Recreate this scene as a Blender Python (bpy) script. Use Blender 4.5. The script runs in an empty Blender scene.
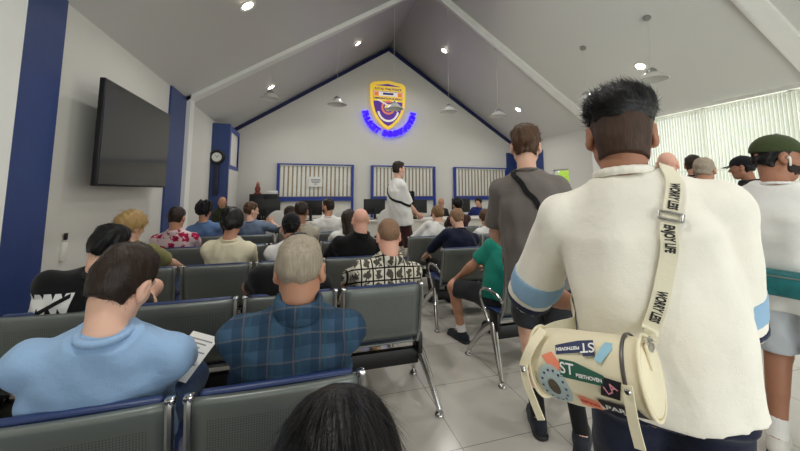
import bpy, bmesh, math, random
import numpy as np
from mathutils import Vector, Matrix
from mathutils.bvhtree import BVHTree
scene = bpy.context.scene
COL = scene.collection
PI = math.pi
random.seed(7)

# ------------------------------------------------------------------ helpers
def tag(o, label=None, cat=None, group=None, kind=None):
    if label: o['label'] = label
    if cat: o['category'] = cat
    if group: o['group'] = group
    if kind: o['kind'] = kind
    return o

def empty(name, loc=(0, 0, 0), rz=0.0):
    o = bpy.data.objects.new(name, None)
    o.empty_display_size = 0.1
    o.location = loc
    o.rotation_euler = (0, 0, rz)
    COL.objects.link(o)
    return o

def link(name, me, mats, parent=None, loc=(0, 0, 0), rot=(0, 0, 0), smooth=False):
    o = bpy.data.objects.new(name, me)
    if mats is not None and len(me.materials) == 0:
        for m in (mats if isinstance(mats, (list, tuple)) else [mats]):
            me.materials.append(m)
    COL.objects.link(o)
    o.location = loc
    o.rotation_euler = rot
    if parent: o.parent = parent
    if smooth: me.polygons.foreach_set('use_smooth', [True] * len(me.polygons))
    return o

def mesh_np(name, verts, faces, smooth=True):
    me = bpy.data.meshes.new(name)
    v = np.asarray(verts, dtype=np.float32)
    f = np.asarray(faces, dtype=np.int32)
    n = f.shape[1]
    me.vertices.add(len(v)); me.vertices.foreach_set('co', v.ravel())
    me.loops.add(f.size); me.loops.foreach_set('vertex_index', f.ravel())
    me.polygons.add(len(f)); me.polygons.foreach_set('loop_start', np.arange(len(f), dtype=np.int32) * n)
    try: me.polygons.foreach_set('loop_total', np.full(len(f), n, dtype=np.int32))
    except Exception: pass
    me.polygons.foreach_set('use_smooth', np.full(len(f), smooth, dtype=bool))
    me.update(calc_edges=True)
    me.validate()
    return me

class MB:
    """collects simple shapes into one mesh"""
    def __init__(self): self.bm = bmesh.new()
    def box(self, c, s, rot=None, bevel=0.0, seg=2):
        r = bmesh.ops.create_cube(self.bm, size=1.0)
        vs = r['verts']
        M = Matrix.Translation(Vector(c)) @ (rot.to_4x4() if rot else Matrix.Identity(4)) @ Matrix.Diagonal((s[0], s[1], s[2], 1))
        bmesh.ops.transform(self.bm, matrix=M, verts=vs)
        if bevel > 0:
            es = list({e for v in vs for e in v.link_edges})
            bmesh.ops.bevel(self.bm, geom=es, offset=bevel, segments=seg, profile=0.5, affect='EDGES')
        return self
    def bx(self, x0, x1, y0, y1, z0, z1, bevel=0.0):
        return self.box(((x0+x1)/2, (y0+y1)/2, (z0+z1)/2), (abs(x1-x0), abs(y1-y0), abs(z1-z0)), bevel=bevel)
    def tube(self, pts, r, n=10, cap=True, radii=None, flat=1.0):
        pts = [Vector(p) for p in pts]
        rings = []
        up = Vector((0, 0, 1))
        prev = None
        for i, p in enumerate(pts):
            a = pts[max(i-1, 0)]; b = pts[min(i+1, len(pts)-1)]
            d = (b-a).normalized()
            if prev is None:
                s = d.cross(up)
                if s.length < 1e-4: s = d.cross(Vector((1, 0, 0)))
                s.normalize()
            else:
                s = prev - d*prev.dot(d); s.normalize()
            prev = s
            t = d.cross(s)
            rr = radii[i] if radii else r
            rings.append([self.bm.verts.new(p + s*math.cos(2*PI*k/n)*rr + t*math.sin(2*PI*k/n)*rr*flat) for k in range(n)])
        for i in range(len(rings)-1):
            for k in range(n):
                self.bm.faces.new((rings[i][k], rings[i][(k+1) % n], rings[i+1][(k+1) % n], rings[i+1][k]))
        if cap:
            self.bm.faces.new(list(reversed(rings[0]))); self.bm.faces.new(rings[-1])
        return self
    def lathe(self, prof, c=(0, 0, 0), n=24, M=None):
        rings = []
        c = Vector(c)
        for (r, z) in prof:
            ring = []
            for k in range(n):
                p = Vector((r*math.cos(2*PI*k/n), r*math.sin(2*PI*k/n), z))
                if M: p = M @ p
                ring.append(self.bm.verts.new(c+p))
            rings.append(ring)
        for i in range(len(rings)-1):
            for k in range(n):
                self.bm.faces.new((rings[i][k], rings[i][(k+1) % n], rings[i+1][(k+1) % n], rings[i+1][k]))
        if prof[0][0] > 1e-5: self.bm.faces.new(list(reversed(rings[0])))
        if prof[-1][0] > 1e-5: self.bm.faces.new(rings[-1])
        return self
    def prism(self, poly, f0, f1):
        """poly: 2d points; f0,f1 map a 2d point to the two end faces"""
        a = [self.bm.verts.new(f0(*p)) for p in poly]; b = [self.bm.verts.new(f1(*p)) for p in poly]
        n = len(poly)
        for i in range(n): self.bm.faces.new((a[i], a[(i+1) % n], b[(i+1) % n], b[i]))
        self.bm.faces.new(list(reversed(a))); self.bm.faces.new(b)
        return self
    def mesh(self, name, smooth=False, angle=None):
        bmesh.ops.remove_doubles(self.bm, verts=self.bm.verts, dist=1e-6)
        bmesh.ops.recalc_face_normals(self.bm, faces=self.bm.faces)
        me = bpy.data.meshes.new(name)
        if angle is not None:
            for f in self.bm.faces: f.smooth = True
            for e in self.bm.edges:
                if len(e.link_faces) == 2 and e.calc_face_angle(0) > angle: e.smooth = False
        elif smooth:
            for f in self.bm.faces: f.smooth = True
        self.bm.to_mesh(me); self.bm.free()
        return me
    def build(self, name, mat, parent=None, loc=(0, 0, 0), rot=(0, 0, 0), angle=0.6):
        return link(name, self.mesh(name, angle=angle), mat, parent, loc, rot)

def copy_tree(o, parent=None):
    c = o.copy(); COL.objects.link(c)
    if parent: c.parent = parent
    for ch in list(o.children): copy_tree(ch, c)
    return c

# ------------------------------------------------------------------ materials
def srgb(c):
    return tuple(((x/255.0)/12.92 if x/255.0 <= 0.04045 else ((x/255.0+0.055)/1.055)**2.4) for x in c) + (1.0,)

class NT:
    def __init__(self, name):
        self.m = bpy.data.materials.new(name); self.m.use_nodes = True
        self.t = self.m.node_tree; self.n = self.t.nodes; self.b = self.n['Principled BSDF']
    def node(self, ty, **kw):
        n = self.n.new(ty)
        for k, v in kw.items(): setattr(n, k, v)
        return n
    def l(self, a, b): self.t.links.new(a, b)
    def val(self, x, sock):
        if isinstance(x, (int, float)): sock.default_value = x
        else: self.l(x, sock)
    def math(self, op, a, b=None, c=None):
        n = self.node('ShaderNodeMath', operation=op)
        self.val(a, n.inputs[0])
        if b is not None: self.val(b, n.inputs[1])
        if c is not None: self.val(c, n.inputs[2])
        return n.outputs[0]
    def mix(self, f, a, b):
        n = self.node('ShaderNodeMix', data_type='RGBA')
        self.val(f, n.inputs[0])
        for x, s in ((a, n.inputs[6]), (b, n.inputs[7])):
            if isinstance(x, tuple): s.default_value = x
            else: self.l(x, s)
        return n.outputs[2]
    def obj(self):
        if not hasattr(self, '_o'): self._o = self.node('ShaderNodeTexCoord').outputs['Object']
        return self._o
    def xyz(self):
        s = self.node('ShaderNodeSeparateXYZ'); self.l(self.obj(), s.inputs[0]); return s.outputs
    def noise(self, scale, detail=3, vec=None, rough=0.5):
        n = self.node('ShaderNodeTexNoise'); n.inputs['Scale'].default_value = scale; n.inputs['Detail'].default_value = detail
        n.inputs['Roughness'].default_value = rough
        self.l(vec if vec is not None else self.obj(), n.inputs['Vector']); return n.outputs[0]
    def scaled(self, s):
        n = self.node('ShaderNodeMapping'); n.inputs['Scale'].default_value = s; self.l(self.obj(), n.inputs[0]); return n.outputs[0]
    def bump(self, h, strength=0.3, dist=0.01):
        n = self.node('ShaderNodeBump'); n.inputs['Strength'].default_value = strength; n.inputs['Distance'].default_value = dist
        self.l(h, n.inputs['Height']); self.l(n.outputs[0], self.b.inputs['Normal'])
    def set(self, color=None, rough=0.6, metal=0.0, spec=None, emit=None, estr=0.0, trans=None):
        b = self.b
        if color is not None:
            if isinstance(color, tuple): b.inputs['Base Color'].default_value = color
            else: self.l(color, b.inputs['Base Color'])
        b.inputs['Roughness'].default_value = rough; b.inputs['Metallic'].default_value = metal
        if spec is not None: b.inputs['Specular IOR Level'].default_value = spec
        if emit is not None:
            b.inputs['Emission Color'].default_value = emit; b.inputs['Emission Strength'].default_value = estr
        if trans is not None: b.inputs['Transmission Weight'].default_value = trans
        return self.m

def plain(name, c, rough=0.5, metal=0.0, var=0.06, vs=6.0, bump=0.0, bs=200, **kw):
    t = NT(name); col = srgb(c)
    dark = tuple(x*(1-2*var) for x in col[:3])+(1,); lite = tuple(min(1, x*(1+var)) for x in col[:3])+(1,)
    t.set(t.mix(t.noise(vs), dark, lite), rough, metal, **kw)
    if bump: t.bump(t.noise(bs, 2), bump, 0.003)
    return t.m

def fabric(name, c, rough=0.9, var=0.07, weave=350, bump=0.35):
    t = NT(name); col = srgb(c)
    dark = tuple(x*(1-2*var) for x in col[:3])+(1,); lite = tuple(min(1, x*(1+var)) for x in col[:3])+(1,)
    fine = t.noise(weave, 1)
    m = t.mix(t.noise(9, 3), dark, lite)
    m2 = t.mix(t.math('MULTIPLY', fine, 0.25), m, dark)
    t.set(m2, rough, spec=0.15)
    t.b.inputs['Sheen Weight'].default_value = 0.12
    h = t.math('ADD', t.math('MULTIPLY', t.noise(28, 3), 2.0), t.math('MULTIPLY', fine, 0.5))
    t.bump(h, bump, 0.004)
    return t.m

def skin_mat(name, c):
    t = NT(name); col = srgb(c)
    red = (min(1, col[0]*1.03), col[1]*0.92, col[2]*0.88, 1)
    t.set(t.mix(t.noise(14, 4), col, red), 0.52, spec=0.4)
    t.b.inputs['Subsurface Weight'].default_value = 0.08
    t.b.inputs['Subsurface Radius'].default_value = (0.012, 0.005, 0.003)
    t.bump(t.noise(260, 2), 0.15, 0.002)
    return t.m

def hair_mat(name, c, rough=0.42):
    t = NT(name); col = srgb(c)
    dark = tuple(x*0.45 for x in col[:3])+(1,); lite = tuple(min(1, x*1.35+0.002) for x in col[:3])+(1,)
    v = t.noise(1.0, 4, t.scaled((160, 160, 24)))
    t.set(t.mix(v, dark, lite), rough, spec=0.25)
    t.bump(v, 0.5, 0.004)
    return t.m
# ------------------------------------------------------------------ implicit surfaces
def smin(a, b, k):
    if k <= 0: return np.minimum(a, b)
    h = np.maximum(k-np.abs(a-b), 0)/k
    return np.minimum(a, b)-h*h*k*0.25

def surface_nets(v, org, h):
    s = v < 0
    nx, ny, nz = v.shape
    C = [(i, j, k) for i in (0, 1) for j in (0, 1) for k in (0, 1)]
    def sub(a, c): return a[c[0]:nx-1+c[0], c[1]:ny-1+c[1], c[2]:nz-1+c[2]]
    cnt = np.zeros((nx-1, ny-1, nz-1), np.int8)
    for c in C: cnt += sub(s, c)
    ii, jj, kk = np.nonzero((cnt > 0) & (cnt < 8))
    vals = {c: v[ii+c[0], jj+c[1], kk+c[2]] for c in C}
    acc = np.zeros((len(ii), 3)); num = np.zeros(len(ii))
    for c in C:
        for ax in range(3):
            if c[ax]: continue
            d = list(c); d[ax] = 1; d = tuple(d)
            a, b = vals[c], vals[d]
            m = (a < 0) != (b < 0)
            den = np.where(m, a-b, 1.0)
            t = np.where(m, a/den, 0)
            p = np.zeros((len(ii), 3)); p[:] = c; p[:, ax] = t
            acc += p*m[:, None]; num += m
    verts = (np.stack([ii, jj, kk], 1)+acc/num[:, None])*h+np.array(org)
    idx = np.full((nx-1, ny-1, nz-1), -1, np.int64); idx[ii, jj, kk] = np.arange(len(ii))
    F = []
    for ax in range(3):
        o1, o2 = (ax+1) % 3, (ax+2) % 3
        lo = [slice(1, -1)]*3; lo[ax] = slice(0, -1); hi = [slice(1, -1)]*3; hi[ax] = slice(1, None)
        a = s[tuple(lo)]; b = s[tuple(hi)]
        for flip in (False, True):
            m = (a & ~b) if not flip else (~a & b)
            q = np.nonzero(m)
            base = [q[0].copy(), q[1].copy(), q[2].copy()]
            for d in range(3):
                if d != ax: base[d] = base[d]+1
            def at(d1, d2):
                p = [x for x in base]
                p[o1] = p[o1]-d1; p[o2] = p[o2]-d2
                return idx[p[0], p[1], p[2]]
            quad = [at(1, 1), at(0, 1), at(0, 0), at(1, 0)]
            if flip: quad = quad[::-1]
            F.append(np.stack(quad, 1))
    F = np.concatenate(F)
    F = F[(F >= 0).all(1)]
    return verts, F

class SDF:
    def __init__(self): self.p = []; self.post = []
    def add(self, fn, lo, hi, k=0.02, op='u'):
        self.p.append((fn, np.array(lo, float), np.array(hi, float), k, op)); return self
    def cone(self, a, b, ra, rb, k=0.02, cuts=None, op='u', sq=None):
        a = np.array(a, float); b = np.array(b, float); ba = b-a; L2 = max(float(ba@ba), 1e-9)
        def fn(P):
            d = P-a
            t = np.clip((d@ba)/L2, 0, 1)
            q = d-t[..., None]*ba
            if sq is not None:           # flatten along a direction: (dir, factor)
                n, f = sq
                c = q@np.array(n); q = q+(c*(f-1))[..., None]*np.array(n)
            r = np.sqrt((q*q).sum(-1))-(ra+(rb-ra)*t)
            if cuts:
                for (cp, cn) in cuts: r = np.maximum(r, (P-np.array(cp))@np.array(cn))
            return r
        R = max(ra, rb)
        return self.add(fn, np.minimum(a, b)-R, np.maximum(a, b)+R, k, op)
    def ell(self, c, r, k=0.02, R=None, op='u', cuts=None):
        c = np.array(c, float); r = np.array(r, float); R = np.eye(3) if R is None else np.array(R)
        def fn(P):
            q = (P-c)@R
            k0 = np.sqrt(((q/r)**2).sum(-1)); k1 = np.sqrt(((q/(r*r))**2).sum(-1))+1e-9
            d = k0*(k0-1)/k1
            if cuts:
                for (cp, cn) in cuts: d = np.maximum(d, (P-np.array(cp))@np.array(cn))
            return d
        m = float(r.max())
        return self.add(fn, c-m, c+m, k, op)
    def mesh(self, vox):
        lo = np.min([p[1] for p in self.p if p[4] == 'u'], 0)-3*vox; hi = np.max([p[2] for p in self.p if p[4] == 'u'], 0)+3*vox
        n = np.ceil((hi-lo)/vox).astype(int)+1
        ax = [lo[i]+vox*np.arange(n[i]) for i in range(3)]
        V = np.full(tuple(n), 1.0)
        for fn, a, b, k, op in self.p:
            mg = k+2.5*vox
            i0 = np.clip(np.floor((a-mg-lo)/vox).astype(int), 0, n); i1 = np.clip(np.ceil((b+mg-lo)/vox).astype(int)+1, 0, n)
            if (i1 <= i0).any(): continue
            sl = tuple(slice(i0[d], i1[d]) for d in range(3))
            G = np.stack(np.meshgrid(*[ax[d][sl[d]] for d in range(3)], indexing='ij'), -1)
            d = fn(G)
            if op == 'u': V[sl] = smin(V[sl], d, k)
            elif op == 's': V[sl] = -smin(-V[sl], d, k)     # smooth subtraction
        for f in self.post:
            m = np.nonzero(np.abs(V) < 0.035)
            P = np.stack([ax[d][m[d]] for d in range(3)], -1)
            V[m] = f(P, V[m])
        return surface_nets(V, lo, vox)

def folds(amp, seed, lam=(0.07, 0.2), squash=(1, 1, 1)):
    r = np.random.RandomState(seed)
    W = []
    for _ in range(6):
        d = r.normal(size=3)*np.array(squash); d /= np.linalg.norm(d)
        W.append((d*2*PI/r.uniform(*lam), r.uniform(0, 6.28), r.normal(size=3)*9, r.uniform(0, 6.28)))
    def f(P, V):
        s = 0
        for k, ph, k2, p2 in W: s = s+np.sin(P@k+ph+1.3*np.sin(P@k2+p2))
        return V+amp*s/2.4
    return f

def unit(v): v = np.array(v, float); return v/np.linalg.norm(v)

def rotz(a): c, s = math.cos(a), math.sin(a); return np.array([[c, -s, 0], [s, c, 0], [0, 0, 1.0]])

def ik(a, b, l1, l2, pole):
    """middle joint between a and b; bends towards pole direction"""
    a = np.array(a, float); b = np.array(b, float)
    d = b-a; L = np.linalg.norm(d); u = d/L
    if L > (l1+l2)*0.995: b = a+u*(l1+l2)*0.995; L = (l1+l2)*0.995
    x = (l1*l1-l2*l2+L*L)/(2*L); h = math.sqrt(max(l1*l1-x*x, 0))
    p = np.array(pole, float); p = p-u*(p@u); p /= (np.linalg.norm(p)+1e-9)
    return a+u*x+p*h, b

# ------------------------------------------------------------------ people
TORSO_T = [-0.12, -0.07, 0.0, 0.06, 0.16, 0.28, 0.38, 0.44, 0.49, 0.53, 0.56]
TORSO_A = [0.10, 0.145, 0.162, 0.158, 0.142, 0.148, 0.156, 0.146, 0.108, 0.070, 0.056]
TORSO_B = [0.08, 0.100, 0.112, 0.106, 0.098, 0.106, 0.110, 0.102, 0.082, 0.064, 0.054]

EYE = None
def eye_mesh():
    global EYE
    if EYE is None:
        bm = bmesh.new(); bmesh.ops.create_uvsphere(bm, u_segments=16, v_segments=12, radius=0.0122)
        bmesh.ops.rotate(bm, verts=bm.verts, matrix=Matrix.Rotation(-PI/2, 3, 'X'))
        for f in bm.faces:
            f.smooth = True
            c = f.calc_center_median().normalized()
            f.material_index = 2 if c.y > 0.955 else (1 if c.y > 0.84 else 0)
        EYE = bpy.data.meshes.new('eye'); bm.to_mesh(EYE); bm.free()
        EYE.materials.append(plain('eye_white', (225, 220, 212), 0.25)); EYE.materials.append(plain('iris_brown', (70, 45, 28), 0.25)); EYE.materials.append(plain('pupil', (8, 8, 8), 0.2))
    return EYE

class Scaled:
    """adds shapes with their radii multiplied"""
    def __init__(self, S, k): self.S, self.k = S, k
    def ell(self, c, r, k=0.02, R=None, op='u'): self.S.ell(c, np.array(r)*self.k, k, R, op)
    def cone(self, a, b, ra, rb, k=0.02): self.S.cone(a, b, ra*self.k, rb*self.k, k)
def head_local(S, T, hs=1.0):
    """head shape in head coordinates, added to S through transform T=(R,c)"""
    R, c = T
    S = Scaled(S, hs)
    X = lambda p: R@(np.array(p)*hs)+c
    S.ell(X((0, -0.012, 0.032)), (0.074, 0.094, 0.084), 0.02, R)
    S.ell(X((0, 0.026, -0.03)), (0.060, 0.064, 0.078), 0.035, R)
    S.cone(X((0, 0.062, -0.095)), X((0, 0.050, -0.090)), 0.021, 0.022, 0.03)
    for s in (-1, 1):
        S.cone(X((s*0.047, 0.004, -0.058)), X((s*0.022, 0.055, -0.090)), 0.018, 0.016, 0.03)
        S.cone(X((s*0.040, 0.062, -0.022)), X((s*0.055, 0.03, -0.018)), 0.014, 0.012, 0.025)
        S.ell(X((s*0.031, 0.093, 0.004)), (0.016, 0.014, 0.010), 0.014, R, op='s')
        # ear
        Re = R@rotz(-s*0.45)
        S.ell(X((s*0.082, -0.010, -0.004)), (0.0095, 0.021, 0.034), 0.008, Re)
        S.cone(X((s*0.078, 0.0, -0.034)), X((s*0.078, -0.003, -0.026)), 0.010, 0.010, 0.008)
        S.ell(X((s*0.092, -0.004, 0.0)), (0.007, 0.011, 0.019), 0.006, Re, op='s')
        S.cone(X((s*0.012, 0.095, -0.031)), X((s*0.010, 0.088, -0.029)), 0.008, 0.008, 0.008)
    S.cone(X((-0.034, 0.080, 0.026)), X((0.034, 0.080, 0.026)), 0.011, 0.011, 0.018)
    S.cone(X((0, 0.084, 0.014)), X((0, 0.108, -0.026)), 0.009, 0.0115, 0.012)
    S.cone(X((-0.017, 0.082, -0.055)), X((0.017, 0.082, -0.055)), 0.0075, 0.0075, 0.01)
    S.cone(X((-0.014, 0.082, -0.068)), X((0.014, 0.082, -0.068)), 0.008, 0.008, 0.01)
    S.ell(X((0, 0.096, -0.0615)), (0.022, 0.009, 0.0028), 0.004, R, op='s')

def hand(S, W, u, n, side, curl, s=1.0):
    u = unit(u); n = np.array(n, float); n = unit(n-u*(n@u))
    th = np.cross(u, n)*side          # towards the thumb
    kn = []
    for i in range(4):
        k = W+u*(0.088-0.004*abs(i-1.2))*s+th*(0.031-0.021*i)*s
        kn.append(k); S.cone(W+u*0.012*s+th*(0.014-0.010*i)*s, k, 0.0155*s, 0.0125*s, 0.012)
    L = [0.070, 0.080, 0.074, 0.058]
    for i in range(4):
        p = kn[i]; a = 0.0
        d0 = unit(u+th*(0.10-0.07*i))
        for j, fr in enumerate((0.46, 0.30, 0.24)):
            a += curl*(1.0 if j else 0.8)
            d = d0*math.cos(a)+n*math.sin(a)
            q = p+d*L[i]*fr*s
            S.cone(p, q, (0.0092-0.0006*j)*s, (0.0086-0.0006*j)*s, 0.003); p = q
    p = W+u*0.022*s+th*0.026*s
    d = unit(u*0.62+th*0.75+n*0.25); q = p+d*0.046*s
    S.cone(p, q, 0.0125*s, 0.0105*s, 0.012)
    d = unit(u*0.9+th*0.25+n*0.4*(0.5+curl)); S.cone(q, q+d*0.032*s, 0.0100*s, 0.0085*s, 0.004)

def eul(yaw, pitch, roll):
    """columns right, forward, up of a head turned left by yaw, nodding down by pitch, tilted right by roll (radians)"""
    Ry = np.array([[math.cos(roll), 0, math.sin(roll)], [0, 1, 0], [-math.sin(roll), 0, math.cos(roll)]])
    Rx = np.array([[1, 0, 0], [0, math.cos(-pitch), -math.sin(-pitch)], [0, math.sin(-pitch), math.cos(-pitch)]])
    return rotz(yaw)@Rx@Ry

HAIRLINE_Y = [-0.12, -0.085, -0.05, -0.02, 0.012, 0.035, 0.06, 0.09, 0.12]
HAIRLINE_Z = [-0.062, -0.062, -0.050, -0.020, -0.004, 0.030, 0.066, 0.076, 0.08]

def hair_mesh(kind, seed, vox, o):
    """hair in head coordinates"""
    top = o.get('top', 0.016); side = o.get('side', 0.008); drop = o.get('drop', 0.0); amp = o.get('amp', 0.0025)
    r = np.array((0.074, 0.094, 0.084)); c = np.array((0, -0.012, 0.032))
    def cap(P):
        q = P-c
        w = np.clip((q[..., 2]-0.01)/0.075, 0, 1); w = w*w*(3-2*w)
        fr = np.clip((q[..., 1]-0.03)/0.06, 0, 1)*w
        th = side+(top-side)*w+o.get('front', 0.0)*fr
        k0 = np.sqrt(((q/r)**2).sum(-1)); k1 = np.sqrt(((q/(r*r))**2).sum(-1))+1e-9
        zl = np.interp(P[..., 1], HAIRLINE_Y, HAIRLINE_Z)-drop+o.get('lift', 0.0)
        zl = np.where(P[..., 1] > 0.035, zl+drop*np.clip((P[..., 1]-0.035)/0.03, 0, 1), zl)
        if drop < 0.03 and kind != 'fade': th = th*np.clip((P[..., 2]-zl)/0.040, 0.12, 1)
        if kind == 'fade': th = th*np.clip((P[..., 2]-o.get('fadeline', 0.045))/0.035, 0.30, 1)
        d = k0*(k0-1)/k1-th
        d = np.maximum(d, (zl-P[..., 2])*0.75)
        if kind == 'fade': d = np.maximum(d, (o.get('fadeline', 0.045)-0.18*(P[..., 1]+0.02)*0-P[..., 2])*0.8)
        return d
    S = SDF()
    S.add(cap, (-0.11, -0.14, -0.10-drop), (0.11, 0.115, 0.15), 0.0)
    for (a, b, ra, rb) in o.get('extra', []): S.cone(a, b, ra, rb, 0.025)
    nr = o.get('nape')
    if nr: S.cone((0, -0.040, -0.015), (0, -0.030, -0.066), nr+0.010, nr+0.0022, 0.012, cuts=[((0, -0.024, 0), (0, 1.0, 0)), ((0, -0.06, -0.050-0.9*drop), (0, -0.25, -1.0))])
    if o.get('face_cut', False): S.ell((0, 0.10, -0.035), (0.062, 0.075, 0.105), 0.012, op='s')
    rs = np.random.RandomState(seed)
    W = [(rs.normal(size=3)*np.array(o.get('nf', (90, 90, 50))), rs.uniform(0, 6.28)) for _ in range(7)]
    def nz(P, V):
        s = 0
        for k, ph in W: s = s+np.sin(P@k+ph)
        return V+amp*s/2.0
    S.post.append(nz)
    if o.get('brows', True) and kind not in ('fade_top',):
        pass
    return S.mesh(vox)

def strands(verts, faces, n, length, width, comb, seed, lift=0.25, curl=0.15, zmin=-1):
    """thin tapering ribbons growing out of a hair surface"""
    rs = np.random.RandomState(seed)
    V, F = verts, faces
    fi = rs.randint(0, len(F), n)
    q = V[F[fi]]
    w = rs.dirichlet((1, 1, 1, 1), n)
    P = (q*w[..., None]).sum(1)
    N = np.cross(q[:, 2]-q[:, 0], q[:, 3]-q[:, 1]); N /= (np.linalg.norm(N, axis=1)[:, None]+1e-9)
    D = comb(P)+rs.normal(size=(n, 3))*curl
    D = D-N*(D*N).sum(1)[:, None]; D /= (np.linalg.norm(D, axis=1)[:, None]+1e-9)
    lf = lift*(0.5+rs.rand(n))
    ok = P[:, 2] > zmin
    P, N, D, lf = P[ok], N[ok], D[ok], lf[ok]; n = len(P)
    Ls = length*(0.5+0.7*rs.rand(n))
    side = np.cross(D, N)
    vs, fs = [], []
    K = 4
    for j in range(K):
        t = j/(K-1)
        C = P+D*(Ls*t)[:, None]+N*(lf*Ls*(t-0.75*t*t))[:, None]-N*0.001
        wd = width*(1-0.85*t)
        vs.append(C-side*wd*0.5); vs.append(C+side*wd*0.5)
    vs = np.stack(vs, 1).reshape(-1, 3)
    base = np.arange(n)*2*K
    for j in range(K-1): fs.append(np.stack([base+2*j, base+2*j+1, base+2*j+3, base+2*j+2], 1))
    return vs, np.concatenate(fs)

def join(a, b):
    return np.concatenate([a[0], b[0]]), np.concatenate([a[1], b[1]+len(a[0])])

SURF = {}        # garments of some figures, kept so straps and prints can be laid on them

def person(key, label, head, hip, sit=True, face=0.0, yaw=0.0, pitch=8, roll=0.0, build=1.0, skin=None, top=None, bottom=None,
           shoes=None, hair=None, hands=None, elbows=None, feet=None, knees=None, vox=0.009, gvox=0.011, group=None, slouch=0.02,
           hs=1.0, neckpitch=20, palm=None, curl=(0.35, 0.35), twist=0.0, seed=1, extra=None, neck_r=0.054, shw=0.0, nl=0.145, arm=1.0, sht=0.44):
    O = np.array([hip[0], hip[1], 0.0]); H = np.array(head, float)-O
    fa = math.radians(face); Fv = np.array([-math.sin(fa), math.cos(fa), 0]); Rt = np.array([math.cos(fa), math.sin(fa), 0]); Up = np.array([0, 0, 1.0])
    root = empty('person', tuple(O)); tag(root, label, 'person', group)
    s = 1.0
    for _ in range(20):
        hz = (0.50 if sit else 0.92*s)
        Hc = np.array([0, 0, hz]) if len(hip) < 3 else np.array([0, 0, hip[2]])
        npv = (Up*math.cos(math.radians(neckpitch))+Fv*math.sin(math.radians(neckpitch)))*nl
        T = H-npv-Hc
        s2 = np.linalg.norm(T)/0.545
        if sit: s = s2
        else: s = 0.5*s+0.5*s2
    up = unit(T)
    ta = math.radians(twist); Rt2 = Rt*math.cos(ta)+Fv*math.sin(ta)
    rt = unit(Rt2-up*(Rt2@up)); fw = np.cross(up, rt)
    M = np.stack([rt, fw, up], 1)          # columns
    hsz = 1.0
    def tp(x, y, t):                        # torso point
        b = -slouch*math.sin(PI*min(max(t/0.56, 0), 1))
        return Hc+rt*x+fw*(y+b)+up*t*s
    N = tp(0, 0, 0.53)
    def torso(infl=0.0, loose=0.0, t0=-0.12, t1=0.56, flare=0.0):
        A = np.array(TORSO_A)*build+infl; B = np.array(TORSO_B)*(0.5+0.5*build)+infl
        tt = np.array(TORSO_T)
        if loose > 0:
            low = tt < 0.40
            A = np.where(low, np.maximum(A, (0.160*build+infl)*loose+flare*(0.4-tt)), A); B = np.where(low, np.maximum(B, (0.110+infl)*loose+0.5*flare*(0.4-tt)), B)
        def fn(P):
            q = (P-Hc)@M
            t = q[..., 2]/s
            tc = np.clip(t, t0, t1)
            a = np.interp(tc, tt, A); b = np.interp(tc, tt, B)
            y = q[..., 1]+slouch*np.sin(PI*np.clip(tc/0.56, 0, 1))
            e = (np.abs(q[..., 0]/a)**2.4+np.abs(y/b)**2.4)**(1/2.4)
            d = (e-1)*np.minimum(a, b)
            dt = np.maximum(np.maximum(t0-t, t-t1), 0)*s
            return np.where(dt > 0, np.maximum(d, dt), d)
        ends = [tp(x*0.27, y*0.25, t) for x in (-1, 1) for y in (-1, 1) for t in (t0, t1)]
        return fn, np.min(ends, 0), np.max(ends, 0)
    # joints
    sw = 0.160*build+shw
    SH = {-1: tp(-sw, 0.0, sht), 1: tp(sw, 0.0, sht)}
    HJ = {-1: Hc-Rt*0.088, 1: Hc+Rt*0.088}
    la1, la2 = 0.295*max(s, 0.92)*arm, 0.255*max(s, 0.92)*arm
    lt, ls = (0.43, 0.42) if sit else (0.43*s, 0.43*s)
    hands = hands or {}; elbows = elbows or {}; feet = feet or {}; knees = knees or {}; palm = palm or {}
    loc = lambda p: Rt*p[0]+Fv*p[1]+Up*p[2]
    E, Wr, K, A = {}, {}, {}, {}
    for sd in (-1, 1):
        hd = hands.get(sd)
        if hd is None: hd = (sd*0.10, 0.30, 0.66) if sit else (sd*0.27, 0.06, 0.80*s)
        pl = elbows.get(sd, (sd*0.7, -0.7, -0.4))
        E[sd], Wr[sd] = ik(SH[sd], loc(hd), la1, la2, loc(pl))
        ft = feet.get(sd)
        if ft is None: ft = (sd*0.11, 0.44, 0.085) if sit else (sd*0.11, 0.0, 0.085)
        kp = knees.get(sd, (sd*0.15, 0.8, 0.9) if sit else (0, 1, 0))
        K[sd], A[sd] = ik(HJ[sd], loc(ft), lt, ls, loc(kp))
    # ---- body
    S = SDF()
    S.add(*torso(t1=0.515), 0.02)
    nb = N+up*0.01-fw*0.006
    Rh = eul(fa+math.radians(yaw), math.radians(pitch), math.radians(roll))
    hT = (Rh*hs, H)
    Rh1 = Rh
    nk = H+Rh@np.array((0, -0.022, -0.055))
    S.cone(nb-up*0.03, nk, neck_r*1.04, neck_r*0.97, 0.02)
    for sd in (-1, 1):
        S.cone(tp(sd*0.03, -0.012, 0.498), SH[sd], 0.040, 0.048, 0.03)
        S.cone(SH[sd], E[sd], 0.050*build, 0.039*build, 0.02)
        S.cone(E[sd], Wr[sd], 0.040*build, 0.026, 0.02)
        S.cone(E[sd]+(Wr[sd]-E[sd])*0.12, E[sd]+(Wr[sd]-E[sd])*0.5, 0.042*build, 0.034*build, 0.02)
        pn = palm.get(sd)
        pn = loc(pn) if pn is not None else ((-Up*0.9+Fv*0.2) if sit else -Rt*sd)
        ud = unit(Wr[sd]-E[sd])
        hand(S, Wr[sd], ud, pn, sd, curl[0 if sd < 0 else 1])
        S.cone(HJ[sd], K[sd], 0.082, 0.058, 0.04)
        S.cone(K[sd], A[sd], 0.054, 0.036, 0.02)
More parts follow.
